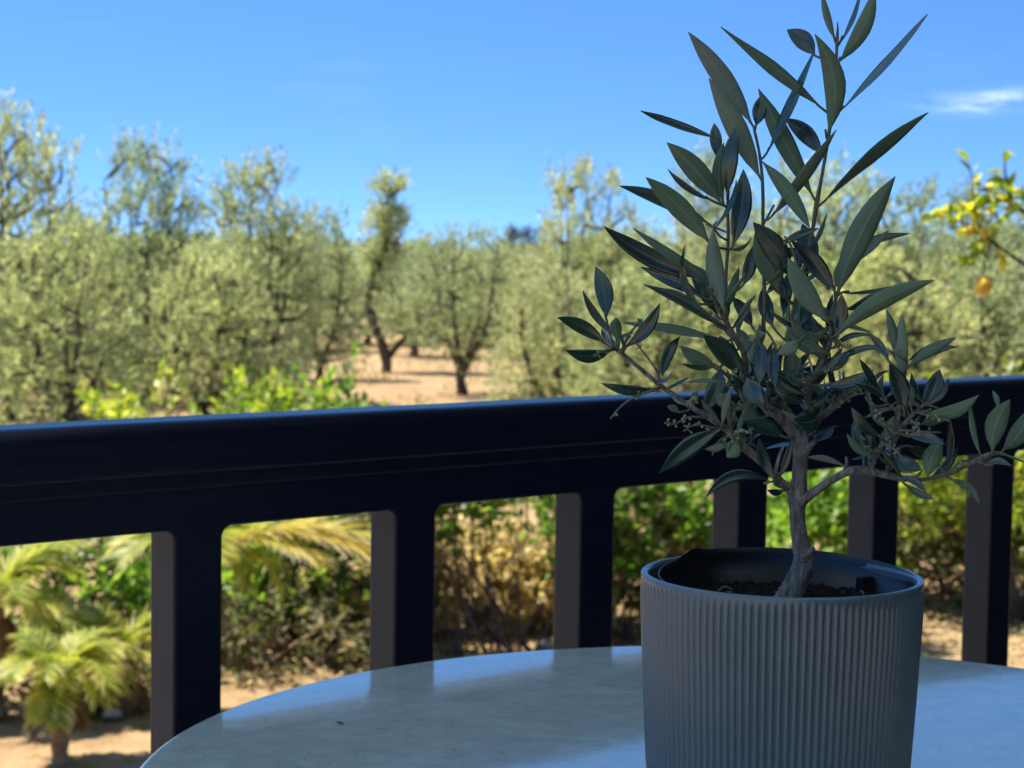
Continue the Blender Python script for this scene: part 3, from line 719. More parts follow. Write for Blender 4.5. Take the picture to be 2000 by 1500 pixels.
LEAVES = [
 # upper left
 (1472,248,1344,62,40,'u',-4,6,4), (1487,354,1384,152,42,'u',-3,-8,-12), (1408,274,1251,217,12,'t',-5,-14,-4), (1410,398,1302,278,42,'u',-5,-6,-8),
 (1390,392,1304,331,12,'t',4,-4,-4), (1390,478,1261,346,40,'u',-5,-10,-12), (1393,443,1209,363,26,'t',-4,8,6), (1376,545,1179,442,36,'t',10,-6,2),
 (1388,548,1236,446,20,'u',6,-8,-4), (1402,312,1395,240,24,'t',0,4,6), (1412,396,1414,278,26,'u',8,0,-6), (1420,384,1437,249,32,'t',3,-4,-9),
 (1431,482,1452,330,38,'t',-6,2,-4), (1393,447,1438,352,8,'t',-8,-4,-10), (1590,388,1481,173,38,'u',4,8,0), (1476,248,1483,190,28,'t',-3,4,4),
 (1496,302,1591,97,17,'t',-10,-6,-3), (1607,213,1407,53,23,'u',-7,-8,-4), (1593,110,1537,58,36,'t',-6,8,6), (1614,268,1591,66,42,'u',-24,-10,-10),
 (1631,80,1605,-16,15,'u',3,-3,0), (1635,125,1708,-22,32,'u',-12,-4,-2), (1640,84,1680,-16,8,'t',-4,2,2), (1639,218,1811,27,12,'t',-8,8,2),
 (1602,400,1813,219,20,'u',-12,-6,-3), (1608,305,1533,231,34,'t',-6,10,6), (1505,425,1633,253,24,'u',-8,-8,-8), (1485,312,1582,447,30,'u',6,-8,-9),
 (1633,582,1749,344,48,'u',10,-8,-8), (1525,478,1600,446,17,'t',3,-6,-14), (1642,497,1777,456,13,'t',8,10,6), (1662,520,1736,450,16,'t',-3,8,8),
 (1595,522,1567,436,34,'t',0,4,6), 
 # centre
 (1546,546,1471,434,46,'t',-6,-6,-16), (1522,572,1474,455,52,'u',-4,-4,-8), (1416,612,1392,447,34,'u',6,-6,-14), (1374,582,1251,522,26,'t',-4,6,2),
 (1403,620,1347,514,42,'t',-6,6,3), (1392,622,1338,478,12,'t',26,-6,-10), (1362,594,1300,563,18,'u',2,4,4), (1410,642,1256,556,20,'t',-5,-6,-6),
 (1417,666,1218,631,15,'u',-10,-8,-8), (1330,655,1293,735,22,'t',-6,-4,-4), (1456,736,1373,655,40,'t',-5,-8,-10), (1402,716,1328,676,28,'u',5,2,2),
 (1396,718,1332,710,10,'t',4,-3,-2), (1407,716,1372,804,38,'t',8,-6,-6), (1422,753,1340,748,6,'u',-5,-4,-4),
 (1484,660,1483,750,33,'t',3,-4,-20), (1514,672,1515,757,29,'t',-3,-4,-22), (1546,680,1548,757,32,'u',2,2,-14), (1617,690,1540,652,28,'u',4,-6,-8),
 (1562,664,1518,692,26,'u',3,6,-4), (1425,798,1400,770,28,'u',-2,-3,-4), (1442,862,1420,894,28,'u',3,-4,-6), (1422,866,1377,877,15,'u',3,2,0),
 (1486,815,1448,795,30,'u',3,4,6), (1566,770,1525,745,12,'u',3,-6,-8), (1458,736,1492,790,40,'t',-5,-6,-16), (1602,812,1550,820,40,'t',8,-8,-8),
 (1576,786,1511,757,19,'t',5,-4,-12), (1536,855,1450,823,31,'t',-5,-8,-12), (1513,940,1483,856,24,'t',4,-6,-4), (1518,938,1546,856,15,'t',-4,-6,-5),
 (1440,700,1405,655,22,'t',3,5,4), (1470,640,1430,580,26,'t',-3,6,8), (1510,640,1490,560,30,'t',4,4,4), (1560,640,1585,560,32,'t',-3,4,6),
 (1600,700,1570,620,30,'t',4,6,6), (1590,600,1545,560,26,'u',-3,6,2), (1530,620,1540,530,24,'t',0,8,10), (1450,560,1470,480,26,'t',-4,6,8),
 (1640,640,1590,590,22,'t',2,6,8), (1500,780,1540,720,30,'t',2,8,10), (1470,700,1440,640,22,'u',-3,6,8), (1590,760,1620,700,28,'t',4,8,12),
 (1540,590,1500,500,30,'t',4,6,8), (1555,540,1560,460,20,'t',-3,3,2),
 # left tip
 (1184,672,1088,620,27,'t',-6,-6,-2), (1196,684,1105,684,26,'t',10,-8,-4), (1184,624,1163,520,34,'t',-6,5,2), (1204,658,1138,567,15,'t',10,-5,-4),
 (1209,666,1203,620,24,'u',3,-6,-4), (1221,680,1289,592,25,'t',-8,-4,-2), (1281,760,1173,748,20,'t',7,-6,-3), (1408,838,1289,923,36,'t',-6,-12,-10),
 (1506,941,1378,972,24,'t',-24,-10,-6), (1532,958,1499,957,13,'t',4,-6,-8), (1327,806,1303,793,14,'u',-2,-2,-4),
 # right of centre
 (1618,630,1539,503,40,'u',6,-8,-18), (1633,572,1545,470,34,'t',-5,-3,-10), (1630,562,1652,498,32,'u',-4,6,6), (1632,657,1644,574,28,'t',-4,-3,-6),
 (1650,606,1737,561,25,'t',-6,6,4), (1644,571,1738,559,5,'t',-3,4,6), (1630,656,1826,547,34,'u',14,-12,-9), (1625,680,1706,656,11,'t',9,-6,-4),
 (1627,720,1736,682,13,'t',12,-8,-8), (1607,727,1662,684,24,'u',-3,-4,-5), (1738,708,1696,650,15,'t',-3,3,3), (1748,700,1731,603,18,'u',-4,-4,0),
 (1766,752,1762,612,25,'u',3,-3,0), (1772,718,1868,659,21,'u',4,-8,-4), (1773,704,1838,666,18,'t',-2,5,3), (1776,714,1871,678,16,'t',8,2,1),
 (1767,806,1737,710,35,'t',-5,-6,-8), (1800,800,1835,721,35,'t',-5,5,2), (1804,804,1912,771,26,'u',-14,-6,-5), (1608,753,1706,722,22,'t',-8,-8,-8),
 (1701,792,1704,722,12,'t',6,-4,-4), (1722,856,1663,796,23,'t',6,-4,-5), (1706,893,1654,846,16,'u',7,-5,-6), (1716,890,1690,842,28,'t',3,3,3),
 (1742,862,1746,812,27,'u',2,2,2), (1766,850,1846,868,22,'t',5,-6,-4), (1742,886,1800,918,33,'t',-5,-8,-12), (1842,858,1811,931,35,'u',-5,-8,-2),
 (1852,808,1846,922,12,'t',4,3,2), (1797,830,1859,795,24,'u',-3,6,5), (1770,870,1830,890,20,'t',-3,5,6), (1690,880,1668,820,20,'t',4,4,4),
 (1780,800,1760,740,26,'u',-3,6,6), (1730,840,1700,780,18,'t',3,6,6),
 # far right spray
 (1916,893,1894,777,10,'u',7,-3,-2), (1938,884,1973,780,40,'u',9,-4,-4), (1958,881,2008,800,36,'u',-8,4,2), (1950,802,1938,763,11,'u',-3,6,8),
 (1924,908,1976,911,14,'t',8,-6,-4), (1767,946,1826,975,14,'t',-3,-4,-4), (1856,935,1914,986,16,'u',9,-5,-3), (1652,912,1576,894,12,'u',-7,-4,-5),
]
for L_ in LEAVES:
    leaf(*L_)
# inner leaves crowding the middle of the crown
def fill(n, x0, x1, y0, y1, lo, hi, front=.35):
    sel = BRP[(BRP[:, 0] > x0) & (BRP[:, 0] < x1) & (BRP[:, 1] > y0) & (BRP[:, 1] < y1)]
    for i in range(n):
        q = sel[LR.integers(len(sel))]
        a = LR.uniform(-2.7, -.45) if LR.random() < .7 else LR.uniform(0, 6.28)
        L_ = LR.uniform(lo, hi)
        fr = LR.random() < front
        leaf(q[0], q[1], q[0] + L_ * math.cos(a), q[1] + L_ * math.sin(a), L_ * LR.uniform(.08, .23), 't' if LR.random() < .6 else 'u', LR.uniform(-9, 9), LR.uniform(-20, -3) if fr else LR.uniform(3, 22), LR.uniform(-8, 0) if fr else LR.uniform(2, 10))
fill(84, 1400, 1660, 480, 800, 45, 105)
fill(26, 1380, 1600, 690, 880, 40, 85)
fill(40, 1660, 1860, 740, 935, 35, 82)
fill(8, 1190, 1330, 670, 780, 35, 60)

# flower and bud clusters
def icos(c, r):
    t = (1 + 5 ** .5) / 2
    V = np.array([(-1, t, 0), (1, t, 0), (-1, -t, 0), (1, -t, 0), (0, -1, t), (0, 1, t), (0, -1, -t), (0, 1, -t), (t, 0, -1), (t, 0, 1), (-t, 0, -1), (-t, 0, 1)]) / math.hypot(1, t)
    Fc = [(0, 11, 5), (0, 5, 1), (0, 1, 7), (0, 7, 10), (0, 10, 11), (1, 5, 9), (5, 11, 4), (11, 10, 2), (10, 7, 6), (7, 1, 8), (3, 9, 4), (3, 4, 2), (3, 2, 6), (3, 6, 8), (3, 8, 9), (4, 9, 5), (2, 4, 11), (6, 2, 10), (8, 6, 7), (9, 8, 1)]
    return V * r + c, Fc
CR = np.random.default_rng(77)
def cluster(pts, n, br=3.0, d=None, spread=9):
    i = np.argmin((BRP[:, 0] - pts[0][0]) ** 2 + (BRP[:, 1] - pts[0][1]) ** 2)
    d0 = BRP[i, 2] - 4 if d is None else d
    path = np.array([P(x, y, Z0 + (d0 - 3 * k) / 1000) for k, (x, y) in enumerate(pts)]) - POFF
    path = smooth_path(path, 4)
    root = None
    v, f = tube(path, np.linspace(.00075, .0004, len(path)), 6)
    root = obj('flower_stalk', mesh('flower_stalk', v, f, [M_twig]), plant)
    mb = MB()
    for q in range(n):
        t = CR.uniform(.25, 1) * (len(path) - 1); a = path[int(t)]
        e = CR.normal(size=3); e /= np.linalg.norm(e); tip = a + e * CR.uniform(.4, 1) * spread * Z0 / F
        v, f = tube([a, (a + tip) / 2 + [0, 0, .0003], tip], [.0003, .00028, .00025], 5); mb.add(v, f)
        v, f = icos(tip, br * CR.uniform(.7, 1.15) * Z0 / F); mb.add(v, f)
    obj('buds', mb.mesh('buds', [M_bud]), root)
for pts, n, br, sp in [
    ([(1282, 760), (1240, 775), (1212, 795), (1192, 818)], 9, 3.2, 9), ([(1345, 791), (1352, 782), (1362, 772)], 16, 4.4, 13), ([(1383, 815), (1345, 815), (1318, 828), (1298, 826)], 12, 3.6, 10),
    ([(1405, 838), (1360, 830), (1335, 842)], 9, 3.6, 12), ([(1290, 753), (1283, 725), (1262, 695), (1240, 668)], 7, 3.0, 8), ([(1200, 681), (1175, 688), (1158, 694)], 7, 3.0, 8),
    ([(1215, 684), (1228, 655), (1245, 632), (1247, 622)], 6, 3.6, 7), ([(1453, 690), (1470, 665), (1492, 652)], 16, 4.2, 15), ([(1440, 752), (1435, 732), (1428, 722)], 12, 4.4, 13),
    ([(1400, 592), (1395, 575), (1388, 560)], 9, 4.0, 11), ([(1752, 842), (1722, 820), (1705, 800), (1690, 775)], 12, 3.4, 9), ([(1740, 850), (1715, 815), (1706, 790)], 8, 3.2, 9),
    ([(1850, 926), (1872, 908), (1886, 902)], 7, 4.0, 9), ([(1850, 930), (1880, 950), (1896, 965)], 5, 3.6, 8), ([(1790, 805), (1830, 815), (1855, 822)], 10, 3.6, 10),
    ([(1745, 840), (1790, 842), (1838, 845)], 7, 3.2, 9), ([(1622, 660), (1640, 672), (1655, 680)], 6, 3.8, 11), ([(1613, 694), (1590, 690), (1580, 678)], 8, 3.6, 10),
    ([(1772, 705), (1745, 690), (1728, 680)], 7, 3.6, 11), ([(1600, 812), (1640, 790), (1668, 772), (1690, 768)], 9, 3.2, 10), ([(1445, 866), (1425, 870), (1412, 862)], 10, 3.6, 12),
    ([(1570, 565), (1545, 480), (1528, 468)], 5, 3.0, 8), ([(1576, 768), (1560, 750), (1545, 745)], 6, 3.4, 10), ([(1430, 850), (1452, 842), (1470, 846)], 9, 3.4, 11), ([(1459, 772), (1440, 790), (1428, 805)], 9, 3.6, 12),
    ([(1712, 888), (1690, 870), (1678, 850)], 8, 3.2, 9), ([(1725, 866), (1750, 880), (1765, 900)], 8, 3.2, 10), ([(1775, 818), (1790, 830), (1800, 850)], 8, 3.2, 10), ([(1596, 724), (1618, 720), (1632, 712)], 7, 3.4, 10)]:
    cluster(pts, n, br, None, sp)

# ------------------------------------------------------------------ foliage generator for trees and shrubs
def leaf_cloud(base, axis, length, width, rng, side_rand=1.0):
    """rhombic leaves: arrays of base points, directions, sizes -> verts, quads, rnd"""
    n = len(base)
    r = rng.normal(size=(n, 3)) * .55 + np.array([-.35, -.25, .8]); lat = np.cross(axis, r); lat /= np.linalg.norm(lat, axis=1)[:, None] + 1e-9
    L = length[:, None]; W = width[:, None]
    v = np.stack([base, base + axis * L * .45 + lat * W * .5, base + axis * L, base + axis * L * .45 - lat * W * .5], 1)
    f = np.arange(n * 4).reshape(n, 4)
    return v.reshape(-1, 3), f, rng.random(n)
def unit(a): return a / (np.linalg.norm(a, axis=-1, keepdims=True) + 1e-9)
def sprigs(cent, rad, outward, n, nl, slen, ll, lw, rng, up=.55):
    """n leafy shoots per clump, nl leaves per shoot"""
    C = np.repeat(cent, n, 0); Rr = np.repeat(rad, n)[:, None]; O = np.repeat(outward, n, 0)
    d = unit(rng.normal(size=C.shape)); st = C + d * Rr * rng.random((len(C), 1)) ** .5 * np.array([1, 1, .8])
    ax = unit(O * .45 + d * .55 + np.array([0, 0, up]) + rng.normal(size=C.shape) * .35)
    sl = slen * rng.uniform(.5, 1.25, len(C))
    t = (np.arange(nl) + .5) / nl
    B_ = st[:, None, :] + ax[:, None, :] * (t[None, :, None] * sl[:, None, None])
    sd = unit(np.cross(np.repeat(ax[:, None, :], nl, 1), rng.normal(size=B_.shape)))
    A_ = unit(np.repeat(ax[:, None, :], nl, 1) * .75 + sd * .8)
    B_ = B_.reshape(-1, 3); A_ = A_.reshape(-1, 3); m = len(B_)
    return leaf_cloud(B_, A_, ll * rng.uniform(.6, 1.3, m), lw * rng.uniform(.7, 1.2, m), rng)

def tree_meshes(name, seed, lobes, limbs, leafmat, n=26, nl=20, slen=.5, ll=.085, lw=.026, up=.55, barkmat=None, centre=(0, 0, .45), trunk_r=.05):
    """lobes: (x, y, z, r) clumps in a unit-height tree; limbs: polylines (x, y, z, r)"""
    rng = np.random.default_rng(seed)
    Lb = np.array(lobes, float); H = 5.0
    c = Lb[:, :3] * H; rad = Lb[:, 3] * H
    out = unit(c - np.array(centre) * H)
    v, f, r = sprigs(c, rad, out, n, nl, slen, ll, lw, rng, up)
    crown = mesh(name + '_crown', v, f, [leafmat], False, None, {'rnd': ('FACE', r)})
    mb = MB()
    for L in limbs:
        q = smooth_path(np.array(L, float), 5); v, f = tube(q[:, :3] * H, q[:, 3] * H, 7, True, .18, rng); mb.add(v, f)
    # branchlets into the clumps
    lp = np.concatenate([smooth_path(np.array(L, float), 5) for L in limbs])
    for x, y, z, rr in Lb:
        cand = lp[lp[:, 2] < z + .02]
        if not len(cand): cand = lp
        a = cand[np.argmin(((cand[:, :3] - (x, y, z)) ** 2).sum(1) + .15 * (cand[:, 2] < .2))]
        m = (a[:3] + (x, y, z)) / 2 + rng.uniform(-.03, .03, 3)
        q = smooth_path(np.array([(*a[:3], min(a[3], .011)), (*m, .007), (x, y, z + rr * .4, .002)]), 4)
        v, f = tube(q[:, :3] * H, q[:, 3] * H, 5, False, .15, rng); mb.add(v, f)
    trunk = mb.mesh(name + '_trunk', [barkmat or M_treebark])
    return trunk, crown

def lobe_set(seed, n, rx, z0, z1, rmin, rmax, prof, drop=.0):
    """n clumps spread evenly through a crown whose half width at relative height t is prof(t)*rx"""
    rng = np.random.default_rng(seed); out = []; P_ = np.zeros((0, 3))
    wmax = max(prof(t) for t in np.linspace(0, 1, 20))
    for i in range(n):
        best, bd = None, -1
        for c in range(8):
            while True:
                t = rng.random()
                if rng.random() < (prof(t) / wmax) ** 1.4 + .08: break
            w = rx * prof(t); a = rng.uniform(0, 2 * math.pi); q = math.sqrt(rng.random())
            p = np.array([w * q * math.cos(a), w * q * math.sin(a), z0 + (z1 - z0) * t])
            d = np.min(((P_ - p) ** 2).sum(1)) if len(P_) else 1
            if d > bd: best, bd = p, d
        P_ = np.vstack([P_, best])
        out.append((*best, rng.uniform(rmin, rmax)))
    return out
def limbs_std(seed, fork=.14, n=4, spread=.22, r=.032, lean=0.0):
    rng = np.random.default_rng(seed); L = [[(0, 0, -.03, r * 1.5), (.01, 0, .03, r * 1.15), (lean * .5, .01, fork * .6, r), (lean, 0, fork, r)]]
    a0 = rng.uniform(0, 6.28)
    for i in range(n):
        a = a0 + i * 2 * math.pi / n + rng.uniform(-.4, .4); s = spread * rng.uniform(.6, 1.15); x, y = math.cos(a), math.sin(a)
        top = rng.uniform(.62, .9)
        L.append([(lean, 0, fork * .85, r * .8), (lean + x * s * .4, y * s * .4, fork + .12, r * .62), (lean + x * s * .75, y * s * .75, fork + .3, r * .42), (lean + x * s * .95, y * s * .95, top, r * .12)])
    return L
PROTO = {}
KW = dict(n=15, nl=15, slen=.46, ll=.13, lw=.046)
PROTO['broad'] = tree_meshes('broad_olive', 1, lobe_set(11, 92, .40, .10, .92, .075, .12, lambda t: 1.0 - .55 * t ** 2.6), limbs_std(2, .1, 4, .3), M_olive, **KW)
PROTO['upright'] = tree_meshes('upright_olive', 2, lobe_set(12, 84, .32, .09, .94, .07, .105, lambda t: 1.05 - .6 * t ** 2.6), limbs_std(5, .09, 5, .22, .026), M_olive, up=.55, **KW)
PROTO['twin'] = tree_meshes('twin_topped_olive', 3, lobe_set(13, 56, .42, .09, .66, .07, .11, lambda t: 1 - .15 * t) + [(x + .15, y, z, r) for x, y, z, r in lobe_set(14, 17, .17, .60, .93, .05, .08, lambda t: 1 - .6 * t)] + [(x - .19, y, z, r) for x, y, z, r in lobe_set(15, 13, .16, .56, .82, .05, .08, lambda t: 1 - .6 * t)], limbs_std(7, .1, 4, .28, .03), M_olive, up=.5, **KW)
PROTO['airy'] = tree_meshes('airy_olive', 4, lobe_set(16, 52, .40, .09, .62, .07, .105, lambda t: 1.0 - .1 * t) + lobe_set(17, 26, .38, .60, .95, .045, .08, lambda t: 1 - .35 * t ** 2), limbs_std(9, .12, 5, .28, .024), M_olive, up=.55, n=14, nl=14, slen=.46, ll=.13, lw=.046)
PROTO['round'] = tree_meshes('round_olive', 5, lobe_set(18, 66, .42, .24, .92, .075, .12, lambda t: math.sin(math.pi * (.2 + .66 * t)) ** .7), limbs_std(12, .17, 4, .26, .036), M_olive, **KW)
# leaning tree with a bare dark stem and a tuft on top
tuft = lobe_set(19, 15, .088, .72, .97, .028, .06, lambda t: .75 + .5 * math.sin(7 * t)) + lobe_set(20, 9, .06, .58, .76, .035, .05, lambda t: 1 + 0 * t) + \
       [(x - .07, y, z, r) for x, y, z, r in lobe_set(23, 8, .08, .42, .62, .04, .05, lambda t: 1)] + [(x + .16, y, z, r) for x, y, z, r in lobe_set(24, 14, .15, .16, .40, .045, .06, lambda t: 1)]
PROTO['tuft'] = tree_meshes('tufted_olive', 6, tuft, [[(0, 0, -.03, .034), (0, 0, .05, .029), (-.03, 0, .16, .027), (-.095, .01, .30, .026), (-.10, .01, .42, .022), (-.05, 0, .58, .015), (0, 0, .76, .011), (0, 0, .92, .004)],
                         [(0, 0, .07, .02), (.07, 0, .15, .017), (.14, 0, .22, .012), (.2, .02, .33, .006)]], M_olive, n=17, nl=13, slen=.45, ll=.12, lw=.042, up=.45)
pine_lobes = lobe_set(31, 34, .42, .45, .95, .08, .12, lambda t: 1 - .25 * t)
PROTO['pine'] = tree_meshes('dark_pine', 7, pine_lobes, limbs_std(14, .3, 5, .3, .03), M_pine, n=24, nl=16, slen=.35, ll=.14, lw=.05, up=.2)

EXT = {}
for k_, (tm, cm) in PROTO.items():
    co = np.empty(len(cm.vertices) * 3, np.float32); cm.vertices.foreach_get('co', co); co = co.reshape(-1, 3)
    EXT[k_] = (float(np.percentile(co[:, 0], 98.5) - np.percentile(co[:, 0], 1.5)), float(np.percentile(co[:, 2], 99.6)))
def place_tree(name, x, ytop, d, proto, wpx, label, cat, group, rz, basew):
    g = G(x, d); Hm = PY(x, ytop, d)[2]
    t = thing(name, g, label, cat, group, math.radians(rz))
    sz = Hm / EXT[proto][1]; sx = wpx * d / F / EXT[proto][0]
    for part, me in zip(('trunk', 'crown'), PROTO[proto]):
        o = obj(part, me, t); o.scale = (sx, sx, sz)
    return t
BW = {'broad': 4.3, 'upright': 3.3, 'twin': 4.4, 'airy': 4.2, 'round': 4.4, 'tuft': 1.55, 'pine': 4.9}
OG = 'olive trees of the grove'
TREES = [
 ('olive_tree', 20, 205, 34, 'broad', 330, 'tall olive tree cut off by the left edge of the picture', 20),
 ('olive_tree', 285, 268, 38, 'upright', 270, 'olive tree with forked dark stems second from the left', -20),
 ('olive_tree', 500, 305, 39, 'upright', 250, 'olive tree with a narrow pointed crown left of the tufted tree', 60),
 ('olive_tree', 628, 405, 47, 'broad', 170, 'low olive tree between the pointed crown and the tufted tree', 130),
 ('olive_tree', 757, 335, 50, 'tuft', 175, 'leaning olive with bare dark stem and a round tuft on top', 0),
 ('olive_tree', 905, 440, 42, 'round', 250, 'low round olive on a short straight trunk above the middle of the railing', 75),
 ('olive_tree', 1150, 312, 38, 'airy', 220, 'loose airy olive tree left of the potted plant', 200),
 ('olive_tree', 1385, 290, 39, 'upright', 230, 'olive tree directly behind the upper leaves of the potted plant', 10),
 ('olive_tree', 1610, 318, 36, 'broad', 360, 'broad olive tree right behind the potted plant', 260),
 ('olive_tree', 1835, 350, 37, 'airy', 300, 'olive tree behind the hanging lemon branch', 100),
 ('olive_tree', 2010, 400, 40, 'broad', 300, 'olive tree at the right edge behind the lemon leaves', 160),
 ('olive_tree', 130, 420, 30, 'broad', 300, 'low spreading olive in front of the tall tree at the left edge', 210),
 ('olive_tree', 400, 470, 34, 'broad', 260, 'low leafy olive in front between two taller olives on the left', 300),
 ('olive_tree', 1075, 520, 36, 'broad', 240, 'short bushy olive just left of the potted plant', 40),
 ('olive_tree', 1290, 500, 33, 'broad', 330, 'bushy olive low behind the left leaves of the potted plant', 190),
 ('olive_tree', 1760, 480, 33, 'twin', 330, 'leafy olive low behind the right leaves of the potted plant', 220),
 ('olive_tree', 1960, 500, 35, 'round', 330, 'leafy olive low behind the single hanging lemon', 340),
 ('olive_tree', -120, 330, 31, 'upright', 260, 'olive tree mostly outside the left edge', 33),
]
for nm, x, yt, d, pr, w, lb, rz in TREES:
    place_tree(nm, x, yt, d, pr, w, lb, 'tree', OG, rz, BW[pr])
rf = np.random.default_rng(44)
far = [(60, 470, 52), (190, 440, 55), (330, 450, 58), (470, 455, 56), (590, 450, 60), (720, 470, 66), (810, 470, 58), (840, 478, 70), (960, 482, 64), (1030, 478, 60),
       (1120, 450, 57), (1230, 440, 60), (1340, 440, 55), (1470, 430, 58), (1560, 440, 56), (1680, 430, 60), (1790, 440, 56), (1900, 440, 60), (2000, 450, 58), (890, 486, 80)]
for x, yt, d in far:
    pr = ['broad', 'round', 'twin', 'airy'][rf.integers(4)]
    place_tree('olive_tree', x, yt, d, pr, rf.uniform(150, 210), 'olive tree in the rows farther back in the grove', 'tree', 'olive trees in the back rows', rf.uniform(0, 360), BW[pr])
place_tree('pine_tree', 1018, 440, 125, 'pine', 98, 'small dark flat topped pine on the skyline', 'tree', None, 0, BW['pine'])

# far grove: one mass of crowns down to the horizon
def far_grove():
    rng = np.random.default_rng(9); V, Fs, Rn = [], [], []; off = 0
    for i in range(150):
        d = rng.uniform(85, 330); x = rng.uniform(-250, 2250); g = G(x, d); hh = rng.uniform(3.0, 4.3) if d < 150 else rng.uniform(3.4, 4.6)
        n = 26; c = g + np.c_[rng.normal(0, 1.2, n), rng.normal(0, 1.2, n), rng.uniform(.5, hh - .5, n)]
        v, f, r = sprigs(c, np.full(n, .75), unit(c - (g + [0, 0, 1.6])), 7, 7, .7, .3, .14, rng)
        V.append(v); Fs.append(f + off); Rn.append(r); off += len(v)
    return mesh('far_olive_grove', np.concatenate(V), np.concatenate(Fs), [M_olive_far], False, None, {'rnd': ('FACE', np.concatenate(Rn))})
obj('far_olive_grove', far_grove(), kind='stuff', label='distant olive grove that closes the horizon', cat='grove')

# ------------------------------------------------------------------ shrubs beyond the railing
def shrub(name, x0, x1, ytop, d, matl, label, seed, nclump=40, depth=1.6, ll=.105, lw=.06, z0=.1, n=8, nl=9, group='shrubs along the garden bed', rad=.2, shoots=.36):
    rng = np.random.default_rng(seed); g = G((x0 + x1) / 2, d); hw = (x1 - x0) / 2 * d / F; top = PY((x0 + x1) / 2, ytop, d)[2]
    t = thing(name, g, label, 'shrub', group)
    c = np.c_[rng.uniform(-1, 1, nclump) * hw, rng.uniform(-.5, .5, nclump) * depth, np.zeros(nclump)]
    e = np.sqrt(np.maximum(.06, 1 - (c[:, 0] / hw) ** 2 * .75 - (c[:, 1] / depth * 2) ** 2 * .3))
    c[:, 2] = z0 + (top - z0 - rad * .7) * e * rng.random(nclump) ** .6
    v, f, r = sprigs(c, rad * rng.uniform(.4, 1.5, nclump), unit(c - [0, 0, top * .3]), n, nl, shoots, ll, lw, rng, .3)
    obj('crown', mesh(name + '_crown', v, f, [matl], False, None, {'rnd': ('FACE', r)}), t)
    mb = MB()
    for k in range(min(nclump, 26)):
        a = np.array([rng.uniform(-.7, .7) * hw, rng.uniform(-.25, .25) * depth, -.03]); b = c[k] + rng.uniform(-.1, .1, 3)
        m = (a + b) / 2 + rng.uniform(-.15, .15, 3); r0 = rng.uniform(.006, .016)
        pth = smooth_path(np.c_[np.array([a, m, b]), [r0, r0 * .7, .003]], 4)
        v, f = tube(pth[:, :3], pth[:, 3], 5, False, .1, rng); mb.add(v, f)
    obj('stems', mb.mesh(name + '_stems', [M_dry if name == 'dry_shrub' else M_treebark]), t)
    return t
shrub('flowering_shrub', -60, 330, 850, 14.6, M_shrub_green, 'dark green shrub with pale flowers behind the small palms', 101, 46, n=13, rad=.16)
shrub('leafy_shrub', 400, 700, 690, 15.8, M_shrub_lime, 'yellow green shrub whose top rises above the railing left of centre', 102, 60, n=12, rad=.16)
shrub('leafy_shrub', 590, 730, 745, 15.0, M_shrub_green, 'bright green shrub top just above the railing beside the yellow green shrub', 103, 34)
shrub('leafy_shrub', 180, 345, 772, 15.4, M_shrub_lime, 'sparse yellow green shrub tips above the left part of the railing', 104, 26, n=6)
shrub('leafy_shrub', 600, 790, 985, 14.7, M_shrub_mix, 'green and brown shrub seen between the first and second full gaps of the railing', 105, 30, n=14, rad=.15)
shrub('leafy_shrub', 830, 1110, 890, 14.4, M_shrub_green, 'green climbing shrub in the railing gap left of the pot', 106, 38, n=9, z0=.95, depth=.5, rad=.12)
shrub('dry_shrub', 810, 1120, 1045, 15.6, M_shrub_dry, 'dry golden tan shrub in the railing gap left of the pot', 107, 110, ll=.07, lw=.05, n=20, shoots=.22, depth=.9, rad=.16)
shrub('leafy_shrub', 1110, 1420, 900, 15.6, M_shrub_mix, 'green and pinkish brown shrub left of the olive stem behind the pot', 108, 50, n=14, rad=.15)
shrub('leafy_shrub', 1130, 1400, 880, 15.0, M_shrub_green, 'small green shrub just left of the pot in front of a brownish one', 114, 26, n=9, z0=.5, depth=.6, rad=.14)
shrub('dry_shrub', 120, 330, 1290, 13.2, M_shrub_brown, 'low brown undergrowth behind the corner palm', 115, 34, n=9, ll=.08, lw=.035)
shrub('leafy_shrub', 420, 600, 1040, 14.9, M_shrub_green, 'dark green shrub behind the long yellow palm frond', 116, 30, n=11, rad=.16)
shrub('leafy_shrub', 1480, 1680, 900, 15.6, M_shrub_green, 'bright green shrub behind the olive stem above the pot', 109, 34, n=13, rad=.15)
shrub('leafy_shrub', 1690, 1960, 790, 16.8, M_shrub_lime, 'yellow green shrub in the railing gap right of the pot', 110, 40, n=13, rad=.15, z0=.7)
shrub('dry_shrub', 1700, 2060, 960, 17.4, M_shrub_mix, 'brownish shrub low in the railing gap right of the pot', 111, 46, n=13, rad=.16)
shrub('leafy_shrub', 1940, 2120, 740, 16.4, M_shrub_lime, 'yellow flowering shrub at the far right end of the railing', 112, 36)
shrub('dry_shrub', 440, 690, 1130, 14.1, M_shrub_brown, 'straggly brown twiggy shrub between the first two full balusters', 113, 34, n=7, rad=.2, ll=.08, lw=.035)
# pale flowers on the first shrub are clusters of their own
rng = np.random.default_rng(55)
fl = [o for o in COL.objects if o.name == 'flowering_shrub'][0]
for i in range(26):
    c = np.zeros((1, 3)); p = (rng.uniform(-.7, .7), rng.uniform(-.9, -.5), rng.uniform(.7, 1.35))
    v, f, r = sprigs(c, np.array([.05]), np.array([[0, -1., .3]]), 6, 3, .05, .05, .035, rng)
    obj('flower_cluster', mesh('flower_cluster', v, f, [M_white_flower], False, None, {'rnd': ('FACE', r)}), fl, p)

